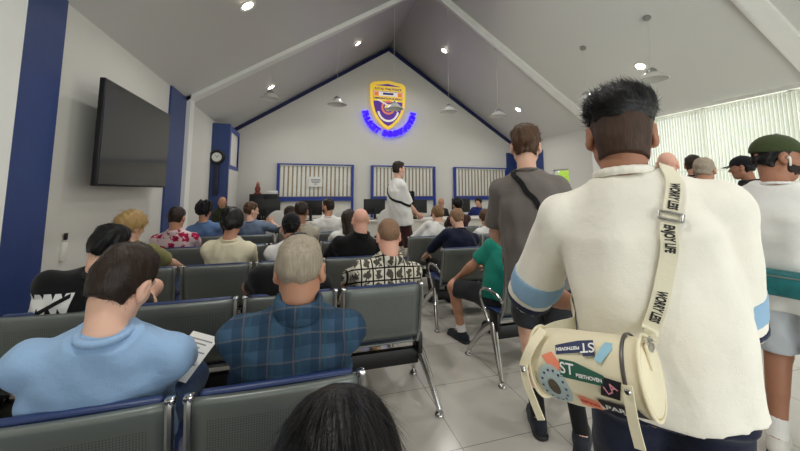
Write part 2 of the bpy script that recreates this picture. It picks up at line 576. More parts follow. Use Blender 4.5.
        S.cone(K[sd]+(A[sd]-K[sd])*0.12-Fv*0.018, K[sd]+(A[sd]-K[sd])*0.45-Fv*0.016, 0.046, 0.038, 0.025)
        toe = A[sd]*1.0+unit(Fv+Rt*sd*0.18)*0.13; toe[2] = A[sd][2]-0.052
        S.cone(A[sd], toe, 0.034, 0.024, 0.02)
        S.cone(A[sd]-Fv*0.035-Up*0.045, A[sd], 0.028, 0.033, 0.02)
    head_local(S, (Rh1, H), hs)
    v, f = S.mesh(vox)
    link('body', mesh_np('body', v, f), skin, root)
    for sd in (-1, 1):
        o = link('eye', eye_mesh(), None, root)
        Mx = Matrix([list(Rh1[i])+[0] for i in range(3)]+[[0, 0, 0, 1]])
        o.matrix_local = Matrix.Translation(Vector(H+Rh1@(np.array((sd*0.031, 0.0715, 0.004))*hs))) @ Mx @ Matrix.Scale(hs, 4)
    # ---- top
    if top:
        k = top['kind']; infl = top.get('infl', 0.016)
        S = SDF()
        S.add(*torso(infl, top.get('loose', 1.0), top.get('hem', -0.04 if sit else -0.15), 0.538, top.get('flare', 0.0)), 0.02)
        if k != 'tank':
            for sd in (-1, 1):
                S.cone(tp(sd*0.03, -0.010, 0.498), SH[sd], 0.042+infl*0.7, 0.050+infl*0.8, 0.03)
        bands = []
        for sd in (-1, 1):
            sr = top.get('sleeve_r', 0.062)
            if k == 'tee':
                fr = top.get('sleeve', 0.72)
                u = unit(E[sd]-SH[sd]); cuff = SH[sd]+(E[sd]-SH[sd])*fr
                far = cuff+u*0.06
                S.cone(SH[sd], far, 0.052+infl*0.8, sr*1.05, 0.02, cuts=[(cuff, u)])
                for (b0, b1, bm) in top.get('bands', []):
                    B = SDF(); p0 = SH[sd]+(E[sd]-SH[sd])*b0; p1 = SH[sd]+(E[sd]-SH[sd])*b1
                    B.cone(SH[sd], far, 0.052+infl*0.8+0.003, sr*1.05+0.003, 0.02, cuts=[(p1, u), (p0, -u)])
                    bands.append((B, bm))
            elif k == 'long':
                fr = top.get('sleeve', 0.95)
                S.cone(SH[sd], E[sd], 0.052+infl*0.8, sr*0.95, 0.02)
                u = unit(Wr[sd]-E[sd]); cuff = E[sd]+(Wr[sd]-E[sd])*fr
                S.cone(E[sd], cuff+u*0.05, sr*0.92, sr*0.62, 0.02, cuts=[(cuff, u)])
            else:
                S.cone(tp(sd*0.07, -0.005, 0.50), tp(sd*0.135, -0.0, 0.475), 0.05+infl*0.5, 0.045+infl*0.4, 0.04)
        nd = unit(nk-nb); cn = unit(nd*0.25+up*0.75+fw*0.10); cr = top.get('neck', neck_r*1.05+0.004)
        S.post.append(folds(top.get('fold', 0.0035), seed, top.get('lam', (0.07, 0.2)), (1, 1, 0.7)))
        v, f = S.mesh(top.get('vox', gvox))
        nm = top.get('name', 'shirt')
        g = link(nm, mesh_np(nm, v, f), top['mat'], root)
        SURF[key] = (v+O, f, g, O)
        for B, bm in bands:
            B.post.append(folds(top.get('fold', 0.0035), seed, top.get('lam', (0.07, 0.2)), (1, 1, 0.7)))
            v, f = B.mesh(top.get('vox', gvox)*0.7); link('sleeve_stripe', mesh_np('sleeve_stripe', v, f), bm, root)
        if top.get('collar'):
            C = SDF(); n = 20; ring = []
            cx = unit(rt-cn*(rt@cn)); cy_ = np.cross(cn, cx); cc = nb+nd*(0.006+top.get('collar_up', 0))
            for i in range(n):
                a = 2*PI*i/n
                ring.append(cc+cx*math.cos(a)*(cr+0.003)+cy_*math.sin(a)*(cr+0.006))
            for i in range(n): C.cone(ring[i], ring[(i+1) % n], top.get('collar_r', 0.0085), top.get('collar_r', 0.0085), 0.004, sq=None if top.get('collar') != 'fold' else (cn, 0.45))
            v, f = C.mesh(0.005 if gvox < 0.01 else 0.007); link('collar', mesh_np('collar', v, f), top.get('collar_mat', top['mat']), root)
    # ---- bottom
    if bottom:
        k = bottom['kind']; infl = 0.005 if top and top.get('infl', 0.016) < 0.02 else 0.010
        S = SDF(); S.add(*torso(infl, 1.0, -0.10, 0.04), 0.02)
        for sd in (-1, 1):
            if k == 'shorts':
                fr = bottom.get('len', 0.8); u = unit(K[sd]-HJ[sd]); cuff = HJ[sd]+(K[sd]-HJ[sd])*fr
                S.cone(HJ[sd], cuff+u*0.08, 0.094, 0.086, 0.04, cuts=[(cuff, u)])
            else:
                S.cone(HJ[sd], K[sd], 0.094, 0.072, 0.04)
                u = unit(A[sd]-K[sd]); cuff = K[sd]+(A[sd]-K[sd])*0.96
                S.cone(K[sd], cuff+u*0.05, 0.070, 0.052, 0.02, cuts=[(cuff, u)])
        S.post.append(folds(0.003, seed+5))
        nm = bottom.get('name', 'shorts' if k == 'shorts' else 'trousers')
        v, f = S.mesh(gvox); link(nm, mesh_np(nm, v, f), bottom['mat'], root)
    # ---- shoes
    for sd in (-1, 1):
        S = SDF(); d = unit(Fv+Rt*sd*0.18); r2 = np.cross(d, Up); base = A[sd].copy(); z0 = base[2]-0.085
        gz = lambda p, z: np.array([p[0], p[1], z0+z])
        flo = [(np.array([0, 0, z0]), -Up)]
        S.cone(gz(base-d*0.05, 0.04), gz(base+d*0.03, 0.045), 0.040, 0.044, 0.02, cuts=flo)
        S.cone(gz(base+d*0.03, 0.038), gz(base+d*0.145, 0.024), 0.044, 0.036, 0.03, cuts=flo)
        S.cone(gz(base+d*0.07, 0.026), gz(base+d*0.17, 0.020), 0.043, 0.030, 0.03, cuts=flo)
        S.cone(gz(base-d*0.01, 0.05), gz(base, 0.095), 0.042, 0.043, 0.02, cuts=[(gz(base, 0.092), Up)])
        v, f = S.mesh(0.008 if vox < 0.009 else 0.011); sh = link('shoe', mesh_np('shoe', v, f), shoes, root)
        if vox < 0.009:
            S = SDF()
            S.cone(gz(base-d*0.055, 0.01), gz(base+d*0.165, 0.01), 0.044, 0.040, 0.01, cuts=[(np.array([0, 0, z0]), -Up), (np.array([0, 0, z0+0.022]), Up)])
            v, f = S.mesh(0.007); link('sole', mesh_np('sole', v, f), MAT['sole'], sh)
        if bottom and bottom.get('socks'):
            S = SDF(); u = unit(K[sd]-A[sd])
            S.cone(A[sd], A[sd]+u*0.2, 0.043, 0.047, 0.01, cuts=[(A[sd]+u*bottom.get('sockh', 0.10), u)])
            v, f = S.mesh(0.009); link('sock', mesh_np('sock', v, f), bottom['socks'], root)
    # ---- hair
    hm = Matrix([list(Rh1[i])+[float(H[i])] for i in range(3)]+[[0, 0, 0, 1]])
    for hp in (hair or []):
        hp = dict(hp); kind = hp['kind']; nm = hp.get('name', 'hair')
        if kind == 'short' and hp.get('drop', 0) < 0.03: hp.setdefault('nape', neck_r*0.985)
        if kind == 'sdf':
            S = hp['make'](); v, f = S.mesh(hp.get('vox', 0.006))
        else:
            v, f = hair_mesh(kind, seed+11, hp.get('vox', 0.007 if vox > 0.0075 else 0.005), hp)
        st = hp.get('strands')
        if st:
            sv = strands(v, f, st['n'], st['len'], st.get('w', 0.0014), st['comb'], seed+3, st.get('lift', 0.3), st.get('curl', 0.2), st.get('zmin', -1))
            v, f = join((v, f), sv)
        v = (v*hs)@Rh1.T+H
        link(nm, mesh_np(nm, v, f), hp['mat'], root)
    if extra: extra(root, dict(O=O, H=H, Rh=Rh1, N=N, SH=SH, E=E, Wr=Wr, K=K, A=A, up=up, rt=rt, fw=fw, Hc=Hc, tp=tp, s=s, Fv=Fv, Rt=Rt, nb=nb))
    print('person', key, 's=%.2f' % s)
    return root
# ------------------------------------------------------------------ shared materials
MAT = {}
MAT['wall'] = plain('wall_paint', (222, 221, 214), 0.6, var=0.015, vs=1.5, bump=0.05)
MAT['ceiling'] = plain('ceiling_board', (218, 217, 213), 0.45, var=0.02, vs=0.8)
MAT['beam_white'] = plain('beam_paint', (246, 246, 242), 0.5, var=0.02)
MAT['trimblue'] = plain('trim_blue', (26, 36, 84), 0.45, var=0.05)
MAT['frameblue'] = plain('frame_blue', (38, 62, 150), 0.4, var=0.05)
MAT['panelwhite'] = plain('panel_white', (232, 230, 222), 0.5, var=0.02)
MAT['sole'] = plain('sole_rubber', (30, 30, 32), 0.7)
MAT['chrome'] = plain('chrome', (205, 205, 205), 0.12, 1.0, var=0.02)
MAT['alu'] = plain('brushed_aluminium', (165, 168, 168), 0.3, 0.9, var=0.03)
MAT['black'] = plain('black_plastic', (16, 16, 18), 0.4)
MAT['beam'] = plain('beam_black_steel', (22, 22, 24), 0.4, 0.3)
MAT['pad'] = plain('pad_blue_vinyl', (36, 54, 100), 0.4, var=0.05, bump=0.1)
MAT['deskwhite'] = plain('desk_white', (225, 222, 214), 0.4, var=0.02)
MAT['paper'] = plain('paper', (240, 240, 236), 0.8, var=0.01)
MAT['ink'] = plain('ink', (40, 40, 48), 0.8)
MAT['glass_shade'] = plain('frosted_shade', (205, 205, 200), 0.25, var=0.02)
MAT['greyplastic'] = plain('pale_grey_mesh', (214, 214, 209), 0.6)
MAT['screen'] = plain('dark_screen', (10, 11, 14), 0.18)
MAT['tvscreen'] = plain('television_glass', (40, 42, 42), 0.13)

def ribbed(name, c, freq, axis):
    t = NT(name); x = t.xyz()[axis]
    f = t.math('FRACT', t.math('MULTIPLY', x, freq))
    g = t.math('LESS_THAN', f, 0.12)
    col = srgb(c)
    t.set(t.mix(t.noise(3, 2), col, tuple(v*0.88 for v in col[:3])+(1,)), 0.42)
    t.bump(t.math('SUBTRACT', 1.0, g), 0.5, 0.004)
    return t.m
MAT['bluepanel'] = ribbed('blue_ribbed_panel', (48, 70, 126), 11.0, 1)
MAT['bluepanelx'] = ribbed('blue_ribbed_panel_across', (48, 70, 126), 11.0, 0)

def seat_steel():
    t = NT('perforated_grey_steel'); o = t.xyz()
    fx = t.math('SUBTRACT', t.math('FRACT', t.math('MULTIPLY', o[0], 130)), 0.5)
    fz = t.math('SUBTRACT', t.math('FRACT', t.math('MULTIPLY', o[2], 130)), 0.5)
    r2 = t.math('ADD', t.math('MULTIPLY', fx, fx), t.math('MULTIPLY', fz, fz))
    hole = t.math('LESS_THAN', r2, 0.060)
    inx = t.math('LESS_THAN', t.math('ABSOLUTE', o[0]), 0.205)
    inz = t.math('LESS_THAN', t.math('ABSOLUTE', t.math('SUBTRACT', o[2], 0.615)), 0.125)
    m = t.math('MULTIPLY', hole, t.math('MULTIPLY', inx, inz))
    base = t.mix(t.noise(5), srgb((120, 126, 122)), srgb((109, 115, 112)))
    t.set(t.mix(t.math('MULTIPLY', m, 0.7), base, srgb((30, 32, 34))), 0.38, 0.35)
    t.bump(t.math('SUBTRACT', 1.0, m), 0.3, 0.003)
    return t.m
MAT['seat'] = seat_steel()

def floor_tiles():
    t = NT('polished_floor_tile'); o = t.xyz()
    gx = t.math('ABSOLUTE', t.math('SUBTRACT', t.math('FRACT', t.math('ADD', t.math('DIVIDE', t.math('SUBTRACT', o[0], 0.9), 0.6), 0.5)), 0.5))
    gy = t.math('ABSOLUTE', t.math('SUBTRACT', t.math('FRACT', t.math('ADD', t.math('DIVIDE', t.math('SUBTRACT', o[1], 1.845), 0.6), 0.5)), 0.5))
    g = t.math('LESS_THAN', t.math('MINIMUM', gx, gy), 0.0038)
    n = t.noise(2.2, 5, rough=0.6)
    vein = t.math('SMOOTH_MIN', t.math('ABSOLUTE', t.math('SUBTRACT', t.noise(1.6, 4), 0.5)), 0.06, 0.02)
    c = t.mix(n, srgb((176, 173, 166)), srgb((196, 193, 186)))
    c = t.mix(t.math('MULTIPLY', vein, 3.0), srgb((188, 184, 175)), c)
    t.set(t.mix(g, c, srgb((120, 116, 108))), 0.17, spec=0.5)
    return t.m
MAT['floor'] = floor_tiles()

def pane_mat():
    t = NT('window_glass'); n = t.n
    out = [x for x in n if x.type == 'OUTPUT_MATERIAL'][0]
    tr = t.node('ShaderNodeBsdfTransparent'); tr.inputs[0].default_value = (0.98, 0.99, 0.985, 1)
    gl = t.node('ShaderNodeBsdfGlossy'); gl.inputs['Roughness'].default_value = 0.03
    mx = t.node('ShaderNodeMixShader'); mx.inputs[0].default_value = 0.012; t.l(tr.outputs[0], mx.inputs[1]); t.l(gl.outputs[0], mx.inputs[2])
    t.l(mx.outputs[0], out.inputs['Surface'])
    return t.m
MAT['pane'] = pane_mat()

def slat_mat(name, c, trans):
    t = NT(name); n = t.n
    out = [x for x in n if x.type == 'OUTPUT_MATERIAL'][0]
    tl = t.node('ShaderNodeBsdfTranslucent'); tl.inputs[0].default_value = srgb(c)
    t.set(srgb(c), 0.8)
    mx = t.node('ShaderNodeMixShader'); mx.inputs[0].default_value = trans
    t.l(t.b.outputs[0], mx.inputs[1]); t.l(tl.outputs[0], mx.inputs[2]); t.l(mx.outputs[0], out.inputs['Surface'])
    return t.m
MAT['slat'] = slat_mat('blind_fabric_backlit', (232, 233, 226), 0.5)
MAT['slat2'] = slat_mat('blind_fabric_cream', (250, 249, 244), 0.2)

def emis(name, c, st):
    t = NT(name); t.set(srgb(c), 0.5, emit=srgb(c), estr=st); return t.m
MAT['lamp'] = emis('lamp_glow', (255, 246, 228), 22.0)
MAT['letters'] = emis('letter_glow', (46, 8, 255), 1.7)
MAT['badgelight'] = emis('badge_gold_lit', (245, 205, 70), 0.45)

# ------------------------------------------------------------------ room shell
XL, XR, YB, YF, ZE, XC, ZR = -2.0, 7.2, -2.6, 10.2, 3.05, 2.6, 6.04
SL = (ZR-ZE)/(XC-XL)
def struct(name, mb, mat, angle=0.6): return tag(mb.build(name, mat, angle=angle), kind='structure')
struct('floor', MB().bx(XL-0.2, XR+0.2, YB-0.2, YF+0.2, -0.1, 0), MAT['floor'])
struct('wall_left', MB().bx(XL-0.2, XL, YB, YF, 0, ZE+0.1), MAT['wall'])
# far wall with its gable
poly = [(XL-0.2, 0), (XR+0.2, 0), (XR+0.2, ZE), (XC, ZR+0.13), (XL-0.2, ZE)]
struct('wall_far', MB().prism(poly, lambda x, z: (x, YF, z), lambda x, z: (x, YF+0.2, z)), MAT['wall'])
def back_wall():
    m = MB()
    m.prism([(XL-0.2, 2.7), (XR+0.2, 2.7), (XR+0.2, ZE), (XC, ZR+0.13), (XL-0.2, ZE)], lambda x, z: (x, YB, z), lambda x, z: (x, YB-0.2, z))
    m.bx(XL-0.2, -0.6, YB-0.2, YB, 0, 2.7).bx(5.6, XR+0.2, YB-0.2, YB, 0, 2.7)
    return m
struct('wall_back', back_wall(), MAT['wall'])
W0, W1, WZ0, WZ1 = -1.6, 5.62, 0.85, 3.0
m = MB()
m.bx(XR, XR+0.2, YB, W0, 0, ZE+0.1).bx(XR, XR+0.2, W0, W1, 0, WZ0).bx(XR, XR+0.2, W0, W1, WZ1, ZE+0.1)
m.bx(XR, XR+0.2, W1, 7.75, 0, ZE+0.1).bx(XR, XR+0.2, 7.75, 8.38, 0, 1.05).bx(XR, XR+0.2, 7.75, 8.38, 2.05, ZE+0.1).bx(XR, XR+0.2, 8.38, YF, 0, ZE+0.1)
struct('wall_right', m, MAT['wall'])
def slope(x): return ZE+SL*(x-XL) if x <= XC else ZE+SL*(XR-x)
m = MB()
for xa, xb in ((XL-0.2, XC), (XC, XR+0.2)):
    m.prism([(xa, slope(xa)), (xb, slope(xb)), (xb, slope(xb)+0.12), (xa, slope(xa)+0.12)], lambda x, z: (x, YB-0.2, z), lambda x, z: (x, YF+0.2, z))
struct('ceiling', m, MAT['ceiling'])
# portal frames: pilaster and rafter on each side
def frame(y0, y1, name):
    m = MB(); d = 0.09
    m.bx(XL, XL+d, y0, y1, 0, ZE+0.07).bx(XR-d, XR, y0, y1, 0, ZE+0.07)
    for xa, xb in ((XL, XC), (XC, XR)):
        m.prism([(xa, slope(xa)-0.075), (xb, slope(xb)-0.075), (xb, slope(xb)), (xa, slope(xa))], lambda x, z: (x, y0, z), lambda x, z: (x, y1, z))
    struct(name, m, MAT['beam_white'])
frame(6.60, 6.84, 'trim_1')
frame(2.68, 2.94, 'trim_2')
m = MB(); h = 0.115
for xa, xb in ((XL, XC), (XC, XR)):
    m.prism([(xa, slope(xa)-h), (xb, slope(xb)-h), (xb, slope(xb)), (xa, slope(xa))], lambda x, z: (x, YF-0.05, z), lambda x, z: (x, YF, z))
struct('trim_3', m, MAT['trimblue'])
# blue ribbed wall panels
def panel(name, mb, mat): struct(name, mb, mat)
CX = -1.62
panel('trim_4', MB().bx(XL, XL+0.03, 2.95, 3.45, 0.12, ZE), MAT['bluepanel'])
panel('trim_5', MB().bx(XL, XL+0.03, 5.90, 6.60, 0.12, ZE), MAT['bluepanel'])
panel('trim_6', MB().bx(XL, CX, 8.55, 8.63, 0, 2.98), MAT['bluepanelx'])
panel('trim_7', MB().bx(XR-0.05, XR, 8.75, YF, 0.12, 2.70), MAT['bluepanel'])
panel('trim_8', MB().bx(6.84, XR-0.05, YF-0.04, YF, 0.12, 2.74), MAT['bluepanelx'])
struct('trim_9', MB().bx(CX-0.07, CX, 8.63, 9.80, 0, 1.93), MAT['wall'])
struct('baseboard_left', MB().bx(XL, XL+0.02, YB, YF, 0, 0.12), MAT['panelwhite'])
struct('baseboard_far', MB().bx(XL, XR, YF-0.02, YF, 0, 0.12), MAT['panelwhite'])
struct('baseboard_right', MB().bx(XR-0.02, XR, YB, YF, 0, 0.12), MAT['panelwhite'])

# far windows with vertical blinds behind blue frames
def far_window(name, x0, x1, z0, zt, low):
    fr = MB(); w = 0.07; y0, y1 = YF-0.09, YF
    fr.bx(x0-w, x0, y0, y1, low, zt+0.035).bx(x1, x1+w, y0, y1, low, zt+0.035).bx(x0, x1, y0, y1, zt, zt+0.035)
    fr.bx(x0, x1, y0-0.02, y1, z0-0.12, z0)
    o = struct(name, fr, MAT['frameblue'])
    n = int((x1-x0)/0.115); b = MB(); a = math.radians(10)
    for i in range(n):
        x = x0+(i+0.5)*(x1-x0)/n
        b.box((x, YF-0.045, (z0+zt)/2), (0.078, 0.004, zt-z0-0.03), rot=Matrix.Rotation(a, 3, 'Z'))
    b.bx(x0, x1, YF-0.07, YF-0.03, zt-0.03, zt)
    b.build('blind_slats', MAT['slat2'], o)
    MB().bx(x0, x1, YF-0.012, YF-0.004, z0, zt).build('window_back', MAT['windowback'], o)
    link('pane', mesh_np('pane', [(x0, YF-0.085, z0), (x1, YF-0.085, z0), (x1, YF-0.085, zt), (x0, YF-0.085, zt)], [(0, 1, 2, 3)], False), MAT['pane'], o)
    MB().bx(x0, x1, YF-0.05, YF, low+0.02, z0-0.12).build('lower_panel', MAT['panelwhite'], o)
    return o
MAT['windowback'] = NT('glowing_blind_backing').set(srgb((160, 142, 112)), 0.8, emit=srgb((200, 182, 146)), estr=0.10)  # tan backing panel with an added weak glow to brighten the blind slats
far_window('window_1', -0.60, 1.44, 1.25, 2.17, 0.62)
far_window('window_2', 2.11, 4.08, 1.25, 2.17, 0.62)
far_window('window_3', 4.88, 6.76, 1.25, 2.17, 0.62)
fr = MB(); x0, x1 = CX-0.06, CX
fr.bx(x0, x1, 8.63, 8.72, 1.93, 2.95).bx(x0, x1, 9.70, 9.80, 1.93, 2.95).bx(x0, x1, 8.72, 9.70, 2.84, 2.95).bx(x0, x1, 8.72, 9.70, 1.93, 2.03)
o = struct('window_4', fr, MAT['frameblue']); MB().bx(CX-0.04, CX-0.03, 8.72, 9.70, 2.03, 2.84).build('pane', MAT['panelwhite'], o)
# right window strip behind the vertical blinds
fr = MB(); y = W0
k = 0
while y < W1+0.01:
    fr.bx(XR+0.08, XR+0.14, y-0.03, y+0.03, WZ0, WZ1); y += (W1-W0)/6
fr.bx(XR+0.08, XR+0.14, W0, W1, WZ0, WZ0+0.05).bx(XR+0.08, XR+0.14, W0, W1, WZ1-0.05, WZ1).bx(XR+0.08, XR+0.14, W0, W1, 1.78, 1.82)
o = struct('window_5', fr, MAT['panelwhite'])
MB().bx(XR+0.105, XR+0.112, W0, W1, WZ0, WZ1).build('pane', MAT['pane'], o)
fr = MB().bx(XR+0.06, XR+0.12, 7.75, 7.79, 1.05, 2.05).bx(XR+0.06, XR+0.12, 8.34, 8.38, 1.05, 2.05).bx(XR+0.06, XR+0.12, 7.75, 8.38, 2.01, 2.05).bx(XR+0.06, XR+0.12, 7.75, 8.38, 1.05, 1.09)
o = struct('window_6', fr, MAT['panelwhite']); MB().bx(XR+0.085, XR+0.092, 7.79, 8.34, 1.09, 2.01).build('pane', MAT['pane'], o)

# ------------------------------------------------------------------ vertical blinds on the right
bl = empty('vertical_blind', (XR-0.07, (W0+W1)/2, WZ1-0.02)); tag(bl, 'long white vertical blind glowing with daylight on the right wall', 'blind')
b = MB(); n = 140; a = math.radians(-20)
for i in range(n):
    y = W0+(i+0.5)*(W1-W0)/n-(W0+W1)/2
    b.box((0, y, -1.05), (0.002, 0.058, 2.02), rot=Matrix.Rotation(a, 3, 'Z'))
b.build('slats', MAT['slat'], bl)
MB().bx(-0.03, 0.03, -(W1-W0)/2, (W1-W0)/2, -0.02, 0.03).build('head_rail', MAT['panelwhite'], bl)

# hedge outside the small right window
def hedge():
    S = SDF(); r = np.random.RandomState(3)
    for i in range(46): S.ell((r.uniform(-0.5, 0.5), r.uniform(-2.2, 2.2), r.uniform(0.2, 2.6)), [r.uniform(0.3, 0.5)]*3, 0.12)
    S.post.append(folds(0.03, 9, (0.06, 0.2)))
    v, f = S.mesh(0.06); return mesh_np('hedge', v, f)
MAT['leaf'] = plain('hedge_leaf', (176, 206, 70), 0.7, var=0.2, vs=14)
hd = link('hedge', hedge(), MAT['leaf'], None, (9.9, 11.0, -0.1)); tag(hd, 'bright green hedge outside the small window at the far right corner', 'hedge')
struct('ground', MB().bx(XR+0.2, 16, -8, 16, -0.3, -0.12), plain('outdoor_paving', (190, 188, 178), 0.8))

# ------------------------------------------------------------------ text and badge on the far wall
def text_geo(s, size, extrude=0.0, align='CENTER', offset=0.0, shear=0.0):
    cu = bpy.data.curves.new('t', 'FONT'); cu.body = s; cu.size = size; cu.extrude = extrude; cu.align_x = align; cu.align_y = 'CENTER'; cu.offset = offset; cu.shear = shear
    ob = bpy.data.objects.new('t', cu); COL.objects.link(ob)
    bpy.context.view_layer.update()
    me = bpy.data.meshes.new_from_object(ob.evaluated_get(bpy.context.evaluated_depsgraph_get()))
    bpy.data.objects.remove(ob); bpy.data.curves.remove(cu)
    return me

def text_obj(name, s, size, mat, parent, M, extrude=0.004, offset=0.0, shear=0.0):
    me = text_geo(s, size, extrude, 'CENTER', offset, shear)
    o = link(name, me, mat, parent); o.matrix_local = M
    return o
STAND = Matrix.Rotation(PI/2, 4, 'X')       # text facing -y

sign = empty('wall_sign', (2.62, YF, 3.98))
tag(sign, 'glowing violet-blue letters PHUKET IMMIGRATION arched under the gold badge', 'sign')
txt = 'PHUKET IMMIGRATION'; R0 = 0.80; wts = [1.0 if c not in 'I ' else (0.55 if c == 'I' else 0.8) for c in txt]; wts = [1.25 if c == 'M' else w for c, w in zip(txt, wts)]
tot = sum(wts); ang0, ang1 = math.radians(187), math.radians(353); acc = 0
for c, w in zip(txt, wts):
    a = ang0+(ang1-ang0)*(acc+w/2)/tot; acc += w
    if c == ' ': continue
    M = Matrix.Translation((R0*math.cos(a), -0.07, R0*math.sin(a)+0.02)) @ Matrix.Rotation(-(a+PI/2), 4, 'Y') @ STAND
    text_obj('letter', c, 0.225, MAT['letters'], sign, M, 0.025, 0.02)

badge = empty('badge', (2.56, YF, 4.12))
tag(badge, 'gold and purple shield badge lit on the far gable wall', 'badge')
def shield(sx, sz):
    pts = []
    top = [(-0.5, 0.40), (-0.40, 0.455), (-0.2, 0.475), (0, 0.50), (0.2, 0.475), (0.40, 0.455), (0.5, 0.40)]
    right = [(0.5, 0.2), (0.485, 0.0), (0.42, -0.17), (0.30, -0.32), (0.14, -0.44), (0, -0.5)]
    pts = top+right+[(-x, z) for x, z in reversed(right[:-1])]
    return [(x*sx, z*sz) for x, z in reversed(pts)]
def plate(poly, y0, y1, name, mat, dx=0, dz=0, parent=None):
    return MB().prism(poly, lambda x, z: (x+dx, y0, z+dz), lambda x, z: (x+dx, y1, z+dz)).build(name, mat, parent or badge)
GOLD = MAT['badgelight']
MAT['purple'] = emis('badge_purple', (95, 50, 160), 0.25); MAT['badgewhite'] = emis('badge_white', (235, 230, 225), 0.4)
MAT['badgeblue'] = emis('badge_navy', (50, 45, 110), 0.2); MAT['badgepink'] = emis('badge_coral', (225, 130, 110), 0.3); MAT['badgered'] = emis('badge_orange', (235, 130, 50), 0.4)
plate(shield(1.14, 1.58), -0.10, -0.03, 'gold_border', GOLD)
plate(shield(0.96, 1.36), -0.108, -0.09, 'purple_field', MAT['purple'])
def rect(w, h): return [(-w/2, -h/2), (w/2, -h/2), (w/2, h/2), (-w/2, h/2)][::-1]
plate(rect(0.95, 0.17), -0.116, -0.10, 'name_band', GOLD, 0, 0.515)
plate(rect(0.94, 0.14), -0.116, -0.10, 'white_band', MAT['badgewhite'], 0, 0.345)
plate(rect(0.34, 0.065), -0.124, -0.11, 'centre_bar', MAT['badgeblue'], 0, 0.35)
for sx in (-0.38, 0.38): plate(rect(0.14, 0.13), -0.122, -0.11, 'side_tab', MAT['badgered'], sx, 0.335)
plate(rect(0.94, 0.16), -0.116, -0.10, 'bureau_band', GOLD, 0, 0.190)
text_obj('lettering', 'ROYAL THAI POLICE', 0.094, MAT['badgeblue'], badge, Matrix.Translation((0, -0.12, 0.50)) @ STAND, 0.004, 0.002)
text_obj('lettering', 'IMMIGRATION BUREAU', 0.086, MAT['badgeblue'], badge, Matrix.Translation((0, -0.12, 0.195)) @ STAND, 0.004, 0.002)
m = MB()
for k in range(28):
    a0, a1 = 2*PI*k/28, 2*PI*(k+1)/28
    m.prism([(0.16*math.cos(a), 0.16*math.sin(a)) for a in (a0, a1)]+[(0.225*math.cos(a), 0.225*math.sin(a)) for a in (a1, a0)], lambda x, z: (x, -0.125, z-0.09), lambda x, z: (x, -0.105, z-0.09))
m.build('emblem_ring', MAT['badgepink'], badge)
m = MB(); m.lathe([(0.0, 0.0), (0.115, 0.0), (0.115, 0.02), (0.0, 0.02)], (0, -0.108, -0.09), 20, Matrix.Rotation(PI/2, 3, 'X'))
m.build('emblem_disc', GOLD, badge)
m = MB().box((-0.02, -0.13, -0.02), (0.72, 0.015, 0.045), rot=Matrix.Rotation(math.radians(28), 3, 'Y')); m.build('emblem_sword', MAT['badgewhite'], badge)
m = MB()
for k in range(9):
    a0 = PI+0.25+(PI-0.5)*k/9; a1 = PI+0.25+(PI-0.5)*(k+1)/9
    m.prism([(0.30*math.cos(a), 0.36*math.sin(a)) for a in (a0, a1)]+[(0.36*math.cos(a), 0.42*math.sin(a)) for a in (a1, a0)], lambda x, z: (x, -0.124, z-0.13), lambda x, z: (x, -0.105, z-0.13))
m.build('emblem_wreath', MAT['badgewhite'], badge)

# ------------------------------------------------------------------ ceiling fittings
def tilt_for(x): return math.atan(SL)*(-1 if x < XC else 1)
def downlight(x, y, label):
    r = empty('downlight', (x, y, slope(x)-0.004), 0); r.rotation_euler = (0, tilt_for(x), 0)
    tag(r, label, 'ceiling light', 'recessed downlights')
    MB().lathe([(0.075, 0.0), (0.115, 0.0), (0.118, -0.012), (0.108, -0.02), (0.078, -0.014), (0.075, 0.0)], (0, 0, 0), 24).build('trim_ring', MAT['panelwhite'], r)
    MB().lathe([(0.0, -0.006), (0.077, -0.006), (0.077, 0.0), (0.0, 0.0)], (0, 0, 0), 24).build('lens', MAT['lamp'], r)
DL = [(-0.75, 4.62, 'round downlight on the left ceiling slope, nearest above the wall screen'), (1.29, 8.28, 'round downlight on the left ceiling slope, just left of the far ridge end'),
      (-0.75, 8.28, 'round downlight low on the far left ceiling slope above a pendant'), (3.72, 8.32, 'round downlight on the right ceiling slope, nearest right of the far ridge'),
      (6.04, 8.32, 'round downlight low on the right ceiling slope above the grey-shirted man'), (6.09, 4.64, 'round downlight on the right ceiling slope above the head of the man in white')]
for d in DL: downlight(*d)

def KM(k): return Matrix.Diagonal((k, k, k*0.9))
def pendant(x, y, z, label, k=0.9):
    top = slope(x)
    r = empty('pendant_lamp', (x, y, z)); tag(r, label, 'pendant lamp', 'glass pendant lamps')
    M = Matrix.Rotation(tilt_for(x), 3, 'Y')
    MB().lathe([(0.0, 0.0), (0.055, 0.0), (0.05, -0.03), (0.0, -0.034)], (0, 0, top-z), 16, M).build('canopy', MAT['alu'], r)
    MB().tube([(0, 0, 0.09), (0, 0, top-z-0.02)], 0.003, 6).build('rod', MAT['rod'], r)
    MB().lathe([(0.0, 0.13), (0.035, 0.13), (0.065, 0.10), (0.085, 0.06), (0.085, 0.02), (0.0, 0.02)], (0, 0, 0), 20, KM(k)).build('lamp_holder', MAT['alu'], r)
    MB().lathe([(0.075, 0.05), (0.12, 0.02), (0.17, -0.03), (0.215, -0.075), (0.225, -0.085), (0.215, -0.09), (0.16, -0.05), (0.11, 0.0), (0.07, 0.03), (0.075, 0.05)], (0, 0, 0), 28, KM(k)).build('lamp_shade', MAT['glass_shade'], r)
MAT['rod'] = plain('pale_rod', (210, 209, 205), 0.5)
